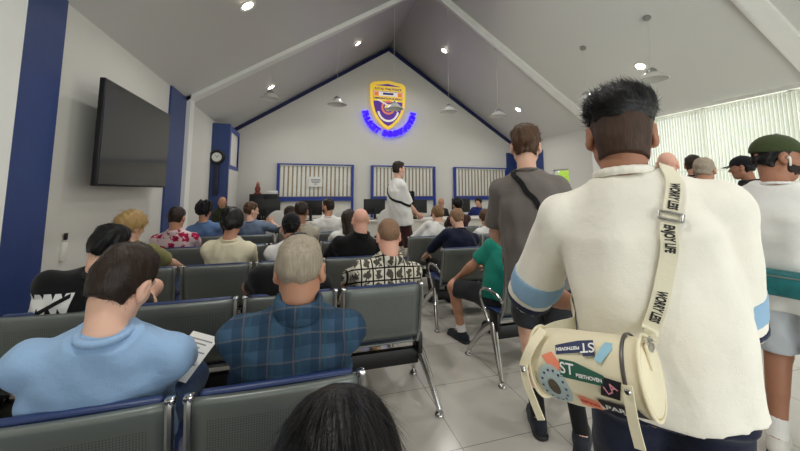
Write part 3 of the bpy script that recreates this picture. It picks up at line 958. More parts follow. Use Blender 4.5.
for p in [(0.66, 6.85, 3.25, 'glass pendant lamp hanging left of the gold badge, over the first window'), (-0.62, 6.86, 3.27, 'glass pendant lamp furthest left, close under a downlight'),
          (1.87, 6.84, 3.24, 'glass pendant lamp hanging in front of the gold badge'), (3.15, 6.86, 3.27, 'glass pendant lamp right of the badge, over the gap before the third window'),
          (4.42, 6.86, 3.25, 'glass pendant lamp above the third window, left of the grey-shirted man'), (5.33, 5.18, 3.25, 'glass pendant lamp just left of the spiky black hair of the man in white', 0.95),
          (5.36, 3.91, 3.27, 'nearest glass pendant lamp, above and right of the spiky black hair', 1.0)]: pendant(*p)

# ------------------------------------------------------------------ wall screen, clock, small holder
tv = empty('television', (-1.80, 4.515, 1.97)); tag(tv, 'large switched-off flat television mounted on the left wall', 'television')
MB().box((0, 0, 0), (0.05, 1.63, 1.01), bevel=0.008).build('casing', MAT['black'], tv)
MB().bx(0.0252, 0.0262, -0.80, 0.80, -0.485, 0.49).build('screen', MAT['tvscreen'] if 'tvscreen' in MAT else MAT['screen'], tv)
MB().bx(-0.2, -0.02, -0.25, 0.25, -0.2, 0.2).build('wall_mount', MAT['black'], tv)
ck = empty('wall_clock', (-1.865, 8.55, 2.19)); tag(ck, 'round black wall clock with pale dial and hanging pendulum case on the blue panel', 'clock')
RX = Matrix.Rotation(PI/2, 3, 'X')
MB().lathe([(0.0, 0.0), (0.165, 0.0), (0.17, 0.04), (0.15, 0.07), (0.105, 0.055), (0.105, 0.04), (0.0, 0.04)], (0, 0, 0), 32, RX).build('clock_case', MAT['black'], ck)
MB().lathe([(0.0, 0.0), (0.103, 0.0), (0.103, 0.005), (0.0, 0.005)], (0, -0.042, 0), 32, RX).build('dial', MAT['paper'], ck)
m = MB(); m.box((0.018, -0.050, 0.018), (0.055, 0.004, 0.010), rot=Matrix.Rotation(-0.7, 3, 'Y')); m.box((-0.02, -0.052, 0.025), (0.075, 0.004, 0.007), rot=Matrix.Rotation(0.9, 3, 'Y')); m.build('clock_hands', MAT['black'], ck)
MB().box((0.0, -0.03, -0.52), (0.11, 0.05, 0.72), bevel=0.01).build('pendulum_case', plain('navy_case', (20, 26, 58), 0.4), ck)
hl = empty('wall_holder', (XL, 3.74, 0.93)); tag(hl, 'small white holder with dark tip fixed low on the left wall', 'wall holder')
MB().box((0.012, 0, -0.04), (0.024, 0.055, 0.16), bevel=0.004).build('holder_body', MAT['panelwhite'], hl)
MB().box((0.016, 0, -0.02+0.11), (0.02, 0.028, 0.06), bevel=0.004).build('dark_tip', MAT['black'], hl)

# notice on first window
nt = empty('notice_sheet', (0.40, YF-0.1, 1.69)); tag(nt, 'white paper notice taped to the blinds of the first window', 'notice')
MB().bx(-0.19, 0.19, 0.0, 0.003, -0.145, 0.145).build('sheet', MAT['paper'], nt)
m = MB()
for z, w in ((0.06, 0.26), (0.02, 0.28), (-0.02, 0.22), (-0.07, 0.08)): m.bx(-w/2, w/2, -0.002, 0.0, z-0.010, z+0.010)
m.build('printed_lines', plain('faded_ink', (120, 118, 125), 0.8), nt)

# ------------------------------------------------------------------ beam benches
def seat_meshes():
    w = 0.255
    prof = [(0.085, 0.440), (0.060, 0.475), (0.045, 0.55), (0.028, 0.65), (0.010, 0.75), (0.004, 0.785), (0.008, 0.798), (0.022, 0.803)]   # (y from top edge, z)
    bm = bmesh.new(); nx = 10
    grid = []
    for (y, z) in prof:
        row = []
        for i in range(nx+1):
            x = -w+2*w*i/nx
            row.append(bm.verts.new((x, y-0.012*(1-(x/w)**2)*min(1, (z-0.44)/0.1), z)))
        grid.append(row)
    for j in range(len(prof)-1):
        for i in range(nx): bm.faces.new((grid[j][i], grid[j][i+1], grid[j+1][i+1], grid[j+1][i]))
    bmesh.ops.recalc_face_normals(bm, faces=bm.faces)
    bmesh.ops.solidify(bm, geom=bm.faces[:], thickness=0.010)
    back = bpy.data.meshes.new('backrest'); bm.to_mesh(back); bm.free()
    back.polygons.foreach_set('use_smooth', [True]*len(back.polygons))
    pad = MB(); rot = Matrix.Rotation(math.radians(9), 3, 'X')
    pad.box((0, 0.062, 0.655), (0.47, 0.03, 0.315), rot=rot, bevel=0.012, seg=3)
    padm = pad.mesh('backrest_pad', angle=0.7)
    sp = MB(); sp.box((0, 0.345, 0.405), (0.51, 0.44, 0.014), rot=Matrix.Rotation(math.radians(2), 3, 'X'), bevel=0.005)
    spm = sp.mesh('seat', angle=0.7)
    pp = MB(); pp.box((0, 0.35, 0.428), (0.47, 0.41, 0.032), rot=Matrix.Rotation(math.radians(2), 3, 'X'), bevel=0.012, seg=3)
    ppm = pp.mesh('seat_pad', angle=0.7)
    rl = MB(); rl.tube([(0, 0.02, 0.806), (0, 0.012, 0.79), (0, 0.03, 0.66), (0, 0.055, 0.52), (0, 0.10, 0.42), (0, 0.22, 0.39)], 0.012, 8, flat=1.5)
    rlm = rl.mesh('side_rail', angle=0.7)
    cp = MB(); cp.box((0, 0.016, 0.805), (0.03, 0.03, 0.022), bevel=0.007); cpm = cp.mesh('rail_cap', angle=0.7)
    for me, mt in ((back, 'seat'), (padm, 'pad'), (spm, 'seat'), (ppm, 'pad'), (rlm, 'alu'), (cpm, 'chrome')): me.materials.append(MAT[mt])
    return back, padm, spm, ppm, rlm, cpm
SM = seat_meshes()
def leg_mesh():
    m = MB()
    m.tube([(0, 0.17, 0.36), (0.02, 0.13, 0.30), (0.045, 0.06, 0.20), (0.07, -0.02, 0.075), (0.075, -0.045, 0.035)], 0.022, 10, radii=[0.03, 0.03, 0.024, 0.019, 0.017])
    return m.mesh('leg', angle=0.7)
def legf_mesh():
    m = MB()
    m.tube([(0, 0.17, 0.36), (0.02, 0.25, 0.30), (0.045, 0.36, 0.19), (0.07, 0.45, 0.07), (0.075, 0.475, 0.035)], 0.022, 10, radii=[0.03, 0.03, 0.024, 0.019, 0.017])
    return m.mesh('leg', angle=0.7)
def foot_mesh():
    m = MB(); m.lathe([(0.0, 0.0), (0.026, 0.0), (0.030, 0.008), (0.026, 0.018), (0.012, 0.026), (0.012, 0.036), (0.0, 0.036)], (0, 0, 0), 16)
    return m.mesh('foot', angle=0.7)
LEGR, LEGF, FOOT = leg_mesh(), legf_mesh(), foot_mesh()
LEGR.materials.append(MAT['chrome']); LEGF.materials.append(MAT['chrome']); FOOT.materials.append(MAT['chrome'])
def arm_mesh():
    m = MB()
    pts = [(0, 0.03, 0.60), (0, 0.10, 0.635), (0, 0.20, 0.645), (0, 0.29, 0.64), (0, 0.345, 0.615), (0, 0.365, 0.57), (0, 0.345, 0.52), (0, 0.30, 0.46), (0, 0.25, 0.40), (0, 0.21, 0.36)]
    m.tube([(a, b, c-0.035) for a, b, c in pts], 0.015, 10); return m.mesh('armrest', angle=0.8)
ARM = arm_mesh(); ARM.materials.append(MAT['chrome'])
def bench(xs, yb, label, armL=False, armR=False, group=None):
    c = sum(xs)/len(xs)
    r = empty('waiting_bench', (c, yb, 0)); tag(r, label, 'bench', group)
    back, padm, spm, ppm, rlm, cpm = SM
    for x in xs:
        b = link('backrest', back, None, r, (x-c, 0, 0)); link('backrest_pad', padm, None, b)
        for s in (-1, 1):
            rl = link('side_rail', rlm, None, b, (s*0.258, 0, 0)); 
            link('rail_cap', cpm, None, b, (s*0.258, 0, 0))
        s_ = link('seat', spm, None, r, (x-c, 0, 0)); link('seat_pad', ppm, None, s_)
    L = xs[0]-c-0.28; R_ = xs[-1]-c+0.28
    MB().box(((L+R_)/2, 0.16, 0.295), (R_-L, 0.05, 0.10), bevel=0.006).build('beam', MAT['beam'], r)
    for x, sg in ((L, -1), (R_, 1)):
        for me in (LEGR, LEGF):
            lg = link('leg', me, None, r, (x, 0, 0)); lg.scale = (sg, 1, 1)
            link('foot', FOOT, None, lg, (0.075, -0.045 if me is LEGR else 0.475, 0))
        MB().box((x, 0.15, 0.39), (0.035, 0.12, 0.14), bevel=0.012).build('bracket', MAT['black'], r)
    if armL: link('armrest', ARM, None, r, (L-0.005, 0, 0))
    if armR: link('armrest', ARM, None, r, (R_+0.005, 0, 0))
    return r
def row(x_last, n): return [x_last-0.565*(n-1-i) for i in range(n)]
G = 'steel waiting benches in rows'
bench(row(-0.05, 3), 0.18, 'steel bench carrying the black-haired person at the bottom edge', group=G)
bench(row(-0.045, 3), 1.19, 'front steel bench with blue pads behind the light blue sweater and the plaid shirt', group=G)
bench(row(0.53, 4), 2.18, 'steel bench whose end seat holds the photo-print shirt, chrome leg in the aisle', group=G)
bench(row(0.475, 4), 3.19, 'steel bench carrying the bald man in black and the cream blouse', group=G)
bench(row(0.51, 4), 4.24, 'steel bench carrying the red flowered shirt', group=G)
bench(row(0.51, 4), 5.22, 'steel bench furthest from the camera left of the aisle, nearest the counter', group=G)
bench(row(2.93, 3), 2.34, 'steel bench carrying the teal-shirted person, nearest right of the aisle', True, group=G)
bench(row(2.85, 3), 3.37, 'steel bench right of the aisle behind the back of the navy shirt', True, group=G)
bench(row(2.78, 3), 4.34, 'steel bench right of the aisle carrying the light-haired woman in white', True, group=G)
bench(row(3.30, 3), 5.35, 'steel bench furthest back on the right side of the aisle', True, group=G)

# ------------------------------------------------------------------ service counter and its equipment
ct = empty('service_counter', (2.2, 7.75, 0)); tag(ct, 'long white service counter below the blue framed windows', 'counter')
MB().bx(-3.35, 4.6, -0.02, 0.02, 0.0, 0.70).build('front_panel', MAT['deskwhite'], ct)
MB().box((0.62, 0.30, 0.73), (8.0, 0.75, 0.04), bevel=0.006).build('worktop', MAT['deskwhite'], ct)
for x in (-3.3, -0.6, 2.0, 4.55): MB().bx(x-0.02, x+0.02, 0.02, 0.62, 0, 0.71).build('side_panel', MAT['deskwhite'], ct)
def monitor(x, y, w, h, rz, label):
    r = empty('monitor', (x, y, 0.75), rz); tag(r, label, 'computer monitor', 'monitors on the counter')
    MB().box((0, 0, 0.12+h/2), (w, 0.03, h), bevel=0.006).build('casing', MAT['black'], r)
    MB().bx(-w/2+0.012, w/2-0.012, 0.0155, 0.0165, 0.135, 0.105+h).build('screen', MAT['screen'], r)
    MB().box((0, -0.03, 0.14), (0.06, 0.03, 0.24), bevel=0.005).build('stand', MAT['black'], r)
    MB().box((0, -0.01, 0.008), (0.24, 0.18, 0.016), bevel=0.005).build('stand_base', MAT['black'], r)
    return r
monitor(-0.70, 8.0, 0.54, 0.36, 0.1, 'black computer monitor under the left end of the first window')
monitor(0.23, 8.0, 0.50, 0.34, -0.2, 'black computer monitor behind the person in grey-cream shirt')
monitor(1.70, 8.0, 0.54, 0.36, 0.15, 'black computer monitor left of the standing man in white')
monitor(2.80, 8.05, 0.50, 0.34, -0.1, 'black computer monitor just right of the standing man in white')
monitor(3.98, 8.0, 0.54, 0.36, 0.1, 'black computer monitor beside the bald officer under the third window')
pr = empty('printer', (2.55, 7.85, 0.75)); tag(pr, 'small black printer on the counter in front of the standing man', 'printer')
MB().box((0, 0, 0.09), (0.34, 0.28, 0.18), bevel=0.02).build('printer_body', MAT['black'], pr)
MB().box((0, -0.10, 0.20), (0.24, 0.10, 0.05), rot=Matrix.Rotation(0.6, 3, 'X'), bevel=0.004).build('paper_tray', MAT['paper'], pr)
cb = empty('storage_cabinet', (-0.95, 9.88, 0)); tag(cb, 'low black storage cabinet against the far wall left of the first window', 'cabinet')
MB().box((0, 0, 0.67), (0.70, 0.45, 1.34), bevel=0.01).build('cabinet_body', MAT['black'], cb)
for s in (-1, 1):
    d = MB().box((s*0.172, -0.232, 0.67), (0.335, 0.018, 1.28), bevel=0.004).build('door', MAT['beam'], cb)
    MB().box((s*0.03, -0.25, 0.75), (0.015, 0.02, 0.12), bevel=0.004).build('handle', MAT['alu'], d)
fg = empty('figurine', (-1.12, 9.82, 1.34)); tag(fg, 'small reddish figurine standing on the black cabinet', 'figurine')
MB().lathe([(0.0, 0.0), (0.09, 0.0), (0.09, 0.03), (0.05, 0.05), (0.075, 0.12), (0.06, 0.19), (0.03, 0.215), (0.0, 0.215)], (0, 0, 0), 18).build('figurine_body', plain('terracotta', (130, 62, 48), 0.5), fg)
MB().lathe([(0.0, 0.0), (0.035, 0.01), (0.05, 0.05), (0.035, 0.09), (0.012, 0.12), (0.0, 0.13)], (0, 0, 0.205), 16).build('figurine_head', plain('terracotta_pale', (170, 105, 80), 0.5), fg)
bx = empty('paper_tray', (-0.74, 9.82, 1.34)); tag(bx, 'pale tray with papers on top of the black cabinet', 'paper tray')
MB().box((0, 0, 0.03), (0.26, 0.30, 0.06), bevel=0.006).build('tray', MAT['greyplastic'], bx)
MB().box((0.01, 0, 0.075), (0.22, 0.28, 0.028)).build('papers', MAT['paper'], bx)
def office_chair(x, y, rz, label):
    r = empty('office_chair', (x, y, 0), rz); tag(r, label, 'office chair', 'pale office chairs at the counter')
    S = SDF()
    S.ell((0, -0.21, 0.79), (0.23, 0.03, 0.27), 0.01); S.ell((0, -0.20, 0.60), (0.21, 0.03, 0.16), 0.06)
    v, f = S.mesh(0.012); link('backrest', mesh_np('backrest', v, f), MAT['greyplastic'], r)
    S = SDF(); S.ell((0, 0.02, 0.45), (0.24, 0.23, 0.045), 0.02); v, f = S.mesh(0.012); link('seat', mesh_np('seat', v, f), MAT['black'], r)
    MB().tube([(0, 0, 0.42), (0, 0, 0.08)], 0.03, 10).build('gas_post', MAT['chrome'], r)
    MB().tube([(0, 0.0, 0.41), (0, -0.17, 0.43), (0, -0.23, 0.55)], 0.018, 8).build('back_support', MAT['black'], r)
    for k in range(5):
        a = 2*PI*k/5
        lg = MB().tube([(0, 0, 0.10), (0.28*math.cos(a), 0.28*math.sin(a), 0.065)], 0.02, 8, radii=[0.025, 0.014]).build('base_leg', MAT['black'], r)
        MB().lathe([(0.0, -0.015), (0.03, -0.015), (0.03, 0.015), (0.0, 0.015)], (0.28*math.cos(a), 0.28*math.sin(a), 0.03), 12, Matrix.Rotation(PI/2, 3, 'X')).build('caster', MAT['black'], lg)
for a in [(-0.42, 7.05, 0.1, 'pale office chair at the counter right of the blue-shirted profile man'), (0.88, 7.1, -0.1, 'pale office chair at the counter behind the man in the white T-shirt'),
          (1.75, 7.1, 0.0, 'pale office chair at the counter left of the standing man in white'), (4.42, 7.1, 0.2, 'pale office chair at the counter below the third window')]: office_chair(*a)
# ------------------------------------------------------------------ people: materials
SK = dict(fair=skin_mat('skin_fair', (222, 182, 160)), mid=skin_mat('skin_mid', (204, 160, 134)), tan=skin_mat('skin_tan', (188, 142, 116)), brown=skin_mat('skin_brown', (162, 117, 93)), dark=skin_mat('skin_dark', (130, 92, 72)), pink=skin_mat('skin_pink', (226, 178, 158)))
HR = dict(black=hair_mat('hair_black', (14, 13, 15), 0.38), dark=hair_mat('hair_dark_brown', (48, 36, 29)), brown=hair_mat('hair_brown', (84, 60, 42)), light=hair_mat('hair_light_brown', (126, 96, 66)), blonde=hair_mat('hair_blonde', (190, 158, 104)),
          grey=hair_mat('hair_grey', (166, 154, 136), 0.6), fade=hair_mat('hair_clipped', (70, 52, 43), 0.6), buzz=hair_mat('hair_buzz', (146, 114, 90), 0.6), beard=hair_mat('beard_dark', (40, 28, 22), 0.6))
FB = {}
for n, c in dict(lightblue=(148, 180, 216), white=(236, 236, 232), offwhite=(244, 240, 228), cream=(228, 220, 192), black=(24, 24, 26), grey=(112, 106, 102), olive=(136, 132, 82), blue=(100, 128, 172), slate=(116, 134, 158), greige=(188, 182, 166),
                 navy=(24, 30, 52), teal=(38, 140, 122), denim=(60, 78, 110), khaki=(150, 138, 112), beige=(206, 198, 178), wine=(70, 44, 44), lightgrey=(196, 203, 210), charcoal=(48, 50, 54), uniform=(58, 66, 48), policeblue=(44, 56, 120), stripeblue=(148, 184, 214), stripegrey=(134, 152, 164), stripenavy=(44, 50, 72), browncloth=(86, 66, 54), shoe_dark=(38, 42, 50), shoe_tan=(176, 160, 122), shoe_white=(210, 208, 200), teal2=(30, 120, 130)).items():
    FB[n] = fabric('cloth_'+n, c)

def plaid_mat():
    t = NT('plaid_cotton'); o = t.xyz()
    def band(s, per, w, off):
        f = t.math('FRACT', t.math('ADD', t.math('DIVIDE', s, per), off))
        return t.math('LESS_THAN', f, w)
    wob = t.math('MULTIPLY', t.math('SUBTRACT', t.noise(5, 2), 0.5), 0.035)
    x = t.math('ADD', o[0], wob); z = t.math('ADD', t.math('ADD', o[2], wob), t.math('MULTIPLY', o[1], 0.5))
    base = srgb((60, 86, 110)); dk = srgb((40, 60, 82)); teal = srgb((52, 88, 102)); rust = srgb((112, 104, 98))
    c = t.mix(t.math('MULTIPLY', band(x, 0.085, 0.45, 0.1), 0.75), base, dk)
    c = t.mix(t.math('MULTIPLY', band(z, 0.085, 0.45, 0.3), 0.65), c, dk)
    c = t.mix(t.math('MULTIPLY', band(x, 0.085, 0.10, 0.55), 0.5), c, teal)
    c = t.mix(t.math('MULTIPLY', band(x, 0.085, 0.07, 0.75), 0.4), c, rust)
    c = t.mix(t.math('MULTIPLY', band(z, 0.085, 0.07, 0.85), 0.35), c, rust)
    t.set(c, 0.9, spec=0.15); t.bump(t.noise(300, 1), 0.3, 0.003); return t.m
def photo_mat():
    t = NT('photo_print_cotton'); o = t.xyz()
    x = t.math('DIVIDE', t.math('ADD', o[0], t.math('MULTIPLY', t.math('SUBTRACT', t.noise(6, 1), 0.5), 0.02)), 0.074); z = t.math('DIVIDE', t.math('ADD', o[2], t.math('MULTIPLY', o[1], 0.3)), 0.082)
    fx = t.math('ABSOLUTE', t.math('SUBTRACT', t.math('FRACT', x), 0.5)); fz = t.math('ABSOLUTE', t.math('SUBTRACT', t.math('FRACT', z), 0.5))
    border = t.math('GREATER_THAN', t.math('MAXIMUM', fx, fz), 0.435)
    r = t.math('SQRT', t.math('ADD', t.math('MULTIPLY', fx, fx), t.math('MULTIPLY', t.math('MULTIPLY', fz, fz), 0.6)))
    n = t.noise(48, 3)
    blob = t.math('GREATER_THAN', t.math('ADD', t.math('SUBTRACT', 0.34, r), t.math('MULTIPLY', t.math('SUBTRACT', n, 0.5), 0.9)), 0.06)
    pale = t.mix(t.noise(11, 2), srgb((230, 226, 212)), srgb((196, 190, 172)))
    c = t.mix(t.math('MULTIPLY', blob, 0.92), pale, srgb((48, 42, 36)))
    c = t.mix(border, c, srgb((34, 30, 28)))
    t.set(c, 0.9, spec=0.15); t.bump(t.noise(300, 1), 0.3, 0.003); return t.m
def floral_mat():
    t = NT('flower_print_cotton')
    v = t.node('ShaderNodeTexVoronoi'); v.inputs['Scale'].default_value = 13.0; t.l(t.obj(), v.inputs['Vector'])
    d = t.math('ADD', v.outputs['Distance'], t.math('MULTIPLY', t.math('SUBTRACT', t.noise(38, 3), 0.5), 0.9))
    c = t.mix(t.math('LESS_THAN', d, 0.44), srgb((216, 194, 197)), srgb((168, 34, 78)))
    c = t.mix(t.math('LESS_THAN', d, 0.16), c, srgb((120, 22, 54)))
    t.set(c, 0.9, spec=0.15); return t.m
FB['plaid'] = plaid_mat(); FB['photo'] = photo_mat(); FB['floral'] = floral_mat()

def comb_crown(P): return P-np.array((0, -0.035, 0.15))
def comb_fwd(P): return np.array((0, 0.8, 0.0))+(P-np.array((0, -0.06, 0.10)))*6
def comb_spike(P): return np.stack([-0.5-P[:, 0]*6, np.full(len(P), 0.6), np.full(len(P), 0.55)], 1)
def comb_down(P): return np.stack([P[:, 0]*3, (P[:, 1]+0.02)*4, np.full(len(P), -0.8)], 1)
def comb_fall(P): return np.stack([P[:, 0]*2, np.where(P[:, 2] > 0.03, (P[:, 1]+0.02)*4, 0.30), np.full(len(P), -0.9)], 1)
def ST(n, L, comb=comb_crown, **k): return dict(n=n, len=L, comb=comb, **k)
def short(col, top=0.018, side=0.008, **k): return dict(kind='short', mat=HR[col], top=top, side=side, **k)
def brows(col):
    def make():
        S = SDF()
        for s in (-1, 1):
            S.cone((s*0.018, 0.0905, 0.024), (s*0.034, 0.0885, 0.029), 0.0042, 0.0042, 0.003); S.cone((s*0.034, 0.0885, 0.029), (s*0.048, 0.078, 0.025), 0.0042, 0.003, 0.003)
        return S
    return dict(kind='sdf', make=make, mat=HR[col], name='eyebrows', vox=0.0028)
def beard(col):
    def make():
        S = SDF()
        S.ell((0, 0.030, -0.045), (0.064, 0.066, 0.076), 0.01)
        for s in (-1, 1): S.cone((s*0.066, 0.005, -0.01), (s*0.058, 0.02, -0.06), 0.011, 0.014, 0.02)
        S.ell((0, 0.085, 0.0), (0.050, 0.05, 0.050), 0.01, op='s'); S.ell((0, 0.098, -0.061), (0.022, 0.02, 0.010), 0.006, op='s')
        S.ell((0, -0.03, 0.03), (0.2, 0.045, 0.2), 0.01, op='s')
        S.post.append(folds(0.0015, 4, (0.01, 0.03)))
        return S
    return dict(kind='sdf', make=make, mat=HR[col], name='beard', vox=0.005)
def cap(mat, back=False, low=0.024, tilt=0.10):
    sg = -1 if back else 1
    def make():
        S = SDF()
        S.ell((0, -0.010, 0.036), (0.087, 0.108, 0.098), 0.004, cuts=[((0, 0, low), (0, sg*0.12, -1.0))])
        n = 9
        for i in range(n):
            a = (i/(n-1)-0.5)*1.9
            p0 = np.array((0.070*math.sin(a), sg*(0.080*math.cos(a)-0.01), low+0.012)); p1 = np.array((0.078*math.sin(a), sg*(0.105+0.062*math.cos(a)), low-0.002-0.016*abs(math.sin(a))))
            S.cone(p0, p1, 0.0045, 0.0035, 0.012)
        S.ell((0, -0.010, 0.134), (0.009, 0.009, 0.006), 0.003)
        return S
    return dict(kind='sdf', make=make, mat=mat, name='cap', vox=0.006)
FB['capblack'] = fabric('cap_black', (26, 26, 30)); FB['capgreen'] = fabric('cap_green', (62, 72, 44))

def tee(m, **k): d = dict(kind='tee', mat=FB[m], name='t_shirt', collar=True); d.update(k); return d
def lng(m, **k): d = dict(kind='long', mat=FB[m], name='shirt', collar=True); d.update(k); return d
def shorts(m, **k): d = dict(kind='shorts', mat=FB[m]); d.update(k); return d
def trs(m, **k): d = dict(kind='trousers', mat=FB[m]); d.update(k); return d
DK, WH, TN = FB['shoe_dark'], FB['shoe_white'], FB['shoe_tan']

# ------------------------------------------------------------------ the near figures
person('longhair', 'person with smooth black hair seen from above at the bottom edge', (0.06, 0.50, 1.00), (0.02, 0.55), pitch=30, neckpitch=30, skin=SK['mid'], top=tee('charcoal'), bottom=trs('denim'), shoes=DK, vox=0.008, seed=1, build=0.92, hs=1.06,
       hair=[dict(kind='short', mat=HR['black'], top=0.014, side=0.010, drop=0.075, amp=0.0008, nf=(120, 60, 12), face_cut=True, extra=[((0.0, -0.065, 0.0), (0.0, -0.065, -0.17), 0.055, 0.050), ((-0.055, -0.045, 0.0), (-0.055, -0.040, -0.17), 0.03, 0.03), ((0.055, -0.045, 0.0), (0.055, -0.040, -0.17), 0.03, 0.03)],
                  strands=ST(6000, 0.06, comb_fall, w=0.0016, lift=0.006, curl=0.03))])

def paper_in_hand(root, J): pass
person('sweater', 'seated person in light blue sweater with short dark brown hair at front left', (-0.565, 1.38, 1.108), (-0.635, 1.56), pitch=24, yaw=-14, roll=10, neckpitch=34, skin=SK['fair'], build=1.06, shw=0.012, slouch=0.03,
       top=lng('lightblue', infl=0.018, collar_r=0.011, fold=0.0045, vox=0.007, sleeve_r=0.064, name='sweater', loose=1.05), bottom=trs('denim'), shoes=WH, vox=0.0065, gvox=0.009, seed=2, hs=1.04,
       hands={1: (0.13, 0.33, 0.70), -1: (0.0, 0.36, 0.68)}, elbows={1: (0.1, -0.5, -1), -1: (-0.8, -0.5, -0.8)}, nl=0.14, curl=(0.7, 0.7),
       hair=[short('dark', 0.017, 0.0075, amp=0.0022, strands=ST(4200, 0.022, comb_crown, w=0.0013, lift=0.22, curl=0.25))])

person('plaid', 'person with short grey hair in dark blue plaid shirt, seated beside the light blue sweater', (0.005, 1.34, 1.125), (-0.03, 1.56), pitch=4, yaw=-10, neckpitch=16, skin=SK['tan'], build=1.12, shw=0.01, slouch=0.02, neck_r=0.060, nl=0.125, hs=1.04,
       top=lng('plaid', infl=0.020, collar='fold', collar_r=0.017, collar_up=0.012, fold=0.005, vox=0.007, sleeve_r=0.070, loose=1.08), bottom=trs('khaki'), shoes=WH, vox=0.0065, gvox=0.009, seed=3,
       hair=[short('grey', 0.013, 0.006, amp=0.002, nape=0, strands=ST(3800, 0.016, comb_crown, w=0.0013, lift=0.3, curl=0.45)), brows('grey')])

TEE_BIG = tee('offwhite', infl=0.022, loose=1.08, hem=-0.075, sleeve=1.14, sleeve_r=0.080, fold=0.0065, lam=(0.10, 0.30), vox=0.009, collar_r=0.012, flare=0.005,
              bands=[(0.76, 0.96, FB['stripeblue']), (1.06, 1.12, FB['stripenavy'])])
person('big', 'large person standing nearest at right in oversized cream T-shirt with spiky black hair', (0.945, 0.80, 1.592), (0.985, 0.752), sit=False, face=-48, pitch=6, yaw=4, neckpitch=14, nl=0.124, arm=1.08, sht=0.428, skin=SK['brown'], build=0.98, shw=0.03, slouch=0.02, neck_r=0.060, hs=1.05,
       top=TEE_BIG, bottom=shorts('navy', len=0.95), shoes=DK, vox=0.0065, gvox=0.009, seed=4, hands={-1: (-0.20, 0.30, 0.97), 1: (0.08, 0.34, 1.00)}, elbows={-1: (-1.0, -0.25, -0.60), 1: (0.35, -0.50, -0.7)}, palm={-1: (0.5, -0.7, 0.4), 1: (-0.5, -0.7, 0.4)}, curl=(0.6, 0.6),
       hair=[dict(kind='short', mat=HR['fade'], top=0.006, side=0.0040, drop=0.026, amp=0.0006, name='clipped_hair', strands=ST(6000, 0.006, comb_crown, w=0.0011, lift=0.5, curl=0.5)),
             dict(kind='fade', mat=HR['black'], top=0.034, side=0.018, front=0.012, fadeline=0.030, amp=0.003, name='hair', strands=ST(4200, 0.038, comb_spike, w=0.0020, lift=0.16, curl=0.30))])

person('grey', 'person standing in grey T-shirt and black shorts with a dark strap across the back', (1.32, 1.76, 1.69), (1.37, 1.77), sit=False, face=-36, pitch=4, yaw=0, neckpitch=10, skin=SK['fair'], build=1.0, slouch=0.015, hs=1.0,
       top=tee('grey', infl=0.018, loose=1.04, hem=-0.11, sleeve=0.78, sleeve_r=0.070, fold=0.0045), bottom=shorts('charcoal', len=0.82, socks=FB['black'], sockh=0.16), shoes=DK, vox=0.0075, gvox=0.010, seed=5,
       hands={-1: (-0.16, 0.30, 1.02)}, elbows={-1: (-0.6, -0.8, -0.3)}, palm={-1: (0.6, 0.2, -0.7)}, feet={-1: (-0.02, 0.08, 0.085), 1: (0.20, 0.0, 0.085)},
       hair=[short('brown', 0.026, 0.008, amp=0.004, front=0.01, strands=ST(2600, 0.026, comb_fwd, w=0.0016, lift=0.35, curl=0.4))])

def earphone(root, J):
    R, H = J['Rh'], J['H']
    X = lambda p: tuple(R@np.array(p)+H)
    for s in (-1, 1):
        MB().tube([X((s*0.088, 0.004, 0.0)), X((s*0.092, 0.010, -0.012)), X((s*0.090, 0.014, -0.045))], 0.005, 8, radii=[0.009, 0.006, 0.004]).build('earphone', MAT['panelwhite'], root)
person('tank', 'bearded person at the right edge in green cap, white sleeveless top and pale grey shorts', (2.53, 1.20, 1.60), (2.56, 1.22), sit=False, face=-78, yaw=-52, pitch=8, neckpitch=14, skin=SK['brown'], build=1.0, shw=0.01, slouch=0.02,
       top=dict(kind='tank', mat=FB['white'], name='sleeveless_top', infl=0.018, loose=1.05, hem=-0.12, fold=0.0045, collar=True), bottom=shorts('lightgrey', len=0.92, socks=FB['white']), shoes=WH, vox=0.0075, gvox=0.010, seed=6, extra=earphone,
       hands={1: (0.30, 0.10, 0.92), -1: (-0.12, 0.32, 1.05)}, hair=[short('black', 0.006, 0.005), beard('beard'), brows('beard'), cap(FB['capgreen'], low=0.032)])

person('letters', 'leaning person in black T-shirt with big white letters on the back at left', (-1.045, 2.36, 1.10), (-1.29, 2.55), pitch=20, yaw=-28, roll=10, neckpitch=30, skin=SK['fair'], build=1.14, slouch=0.05,
       top=tee('black', infl=0.018, loose=1.05), bottom=shorts('charcoal', len=0.62), shoes=WH, vox=0.008, gvox=0.010, seed=7,
       feet={1: (-0.02, 0.46, 0.60)}, knees={1: (1.0, 0.25, 0.75)}, hands={1: (0.22, 0.34, 0.72), -1: (-0.12, 0.33, 0.66)},
       hair=[short('black', 0.018, 0.008, amp=0.003, strands=ST(2400, 0.025, comb_crown, w=0.0016, lift=0.08))])

person('photo', 'person with cropped fair hair in black-and-cream photo-print shirt at the end of a bench', (0.605, 2.36, 1.10), (0.545, 2.55), pitch=6, neckpitch=20, skin=SK['pink'], build=1.18, slouch=0.04, neck_r=0.062,
       top=tee('photo', infl=0.020, loose=1.05, collar='fold', collar_r=0.015, collar_up=0.006, sleeve=0.9, sleeve_r=0.074, name='shirt'), bottom=trs('khaki'), shoes=TN, vox=0.008, gvox=0.010, seed=8, hands={1: (0.17, 0.34, 0.66), -1: (-0.17, 0.34, 0.66)},
       hair=[short('buzz', 0.010, 0.0035, amp=0.0010, nape=0, strands=ST(2200, 0.010, comb_crown, w=0.0013, lift=0.5))])

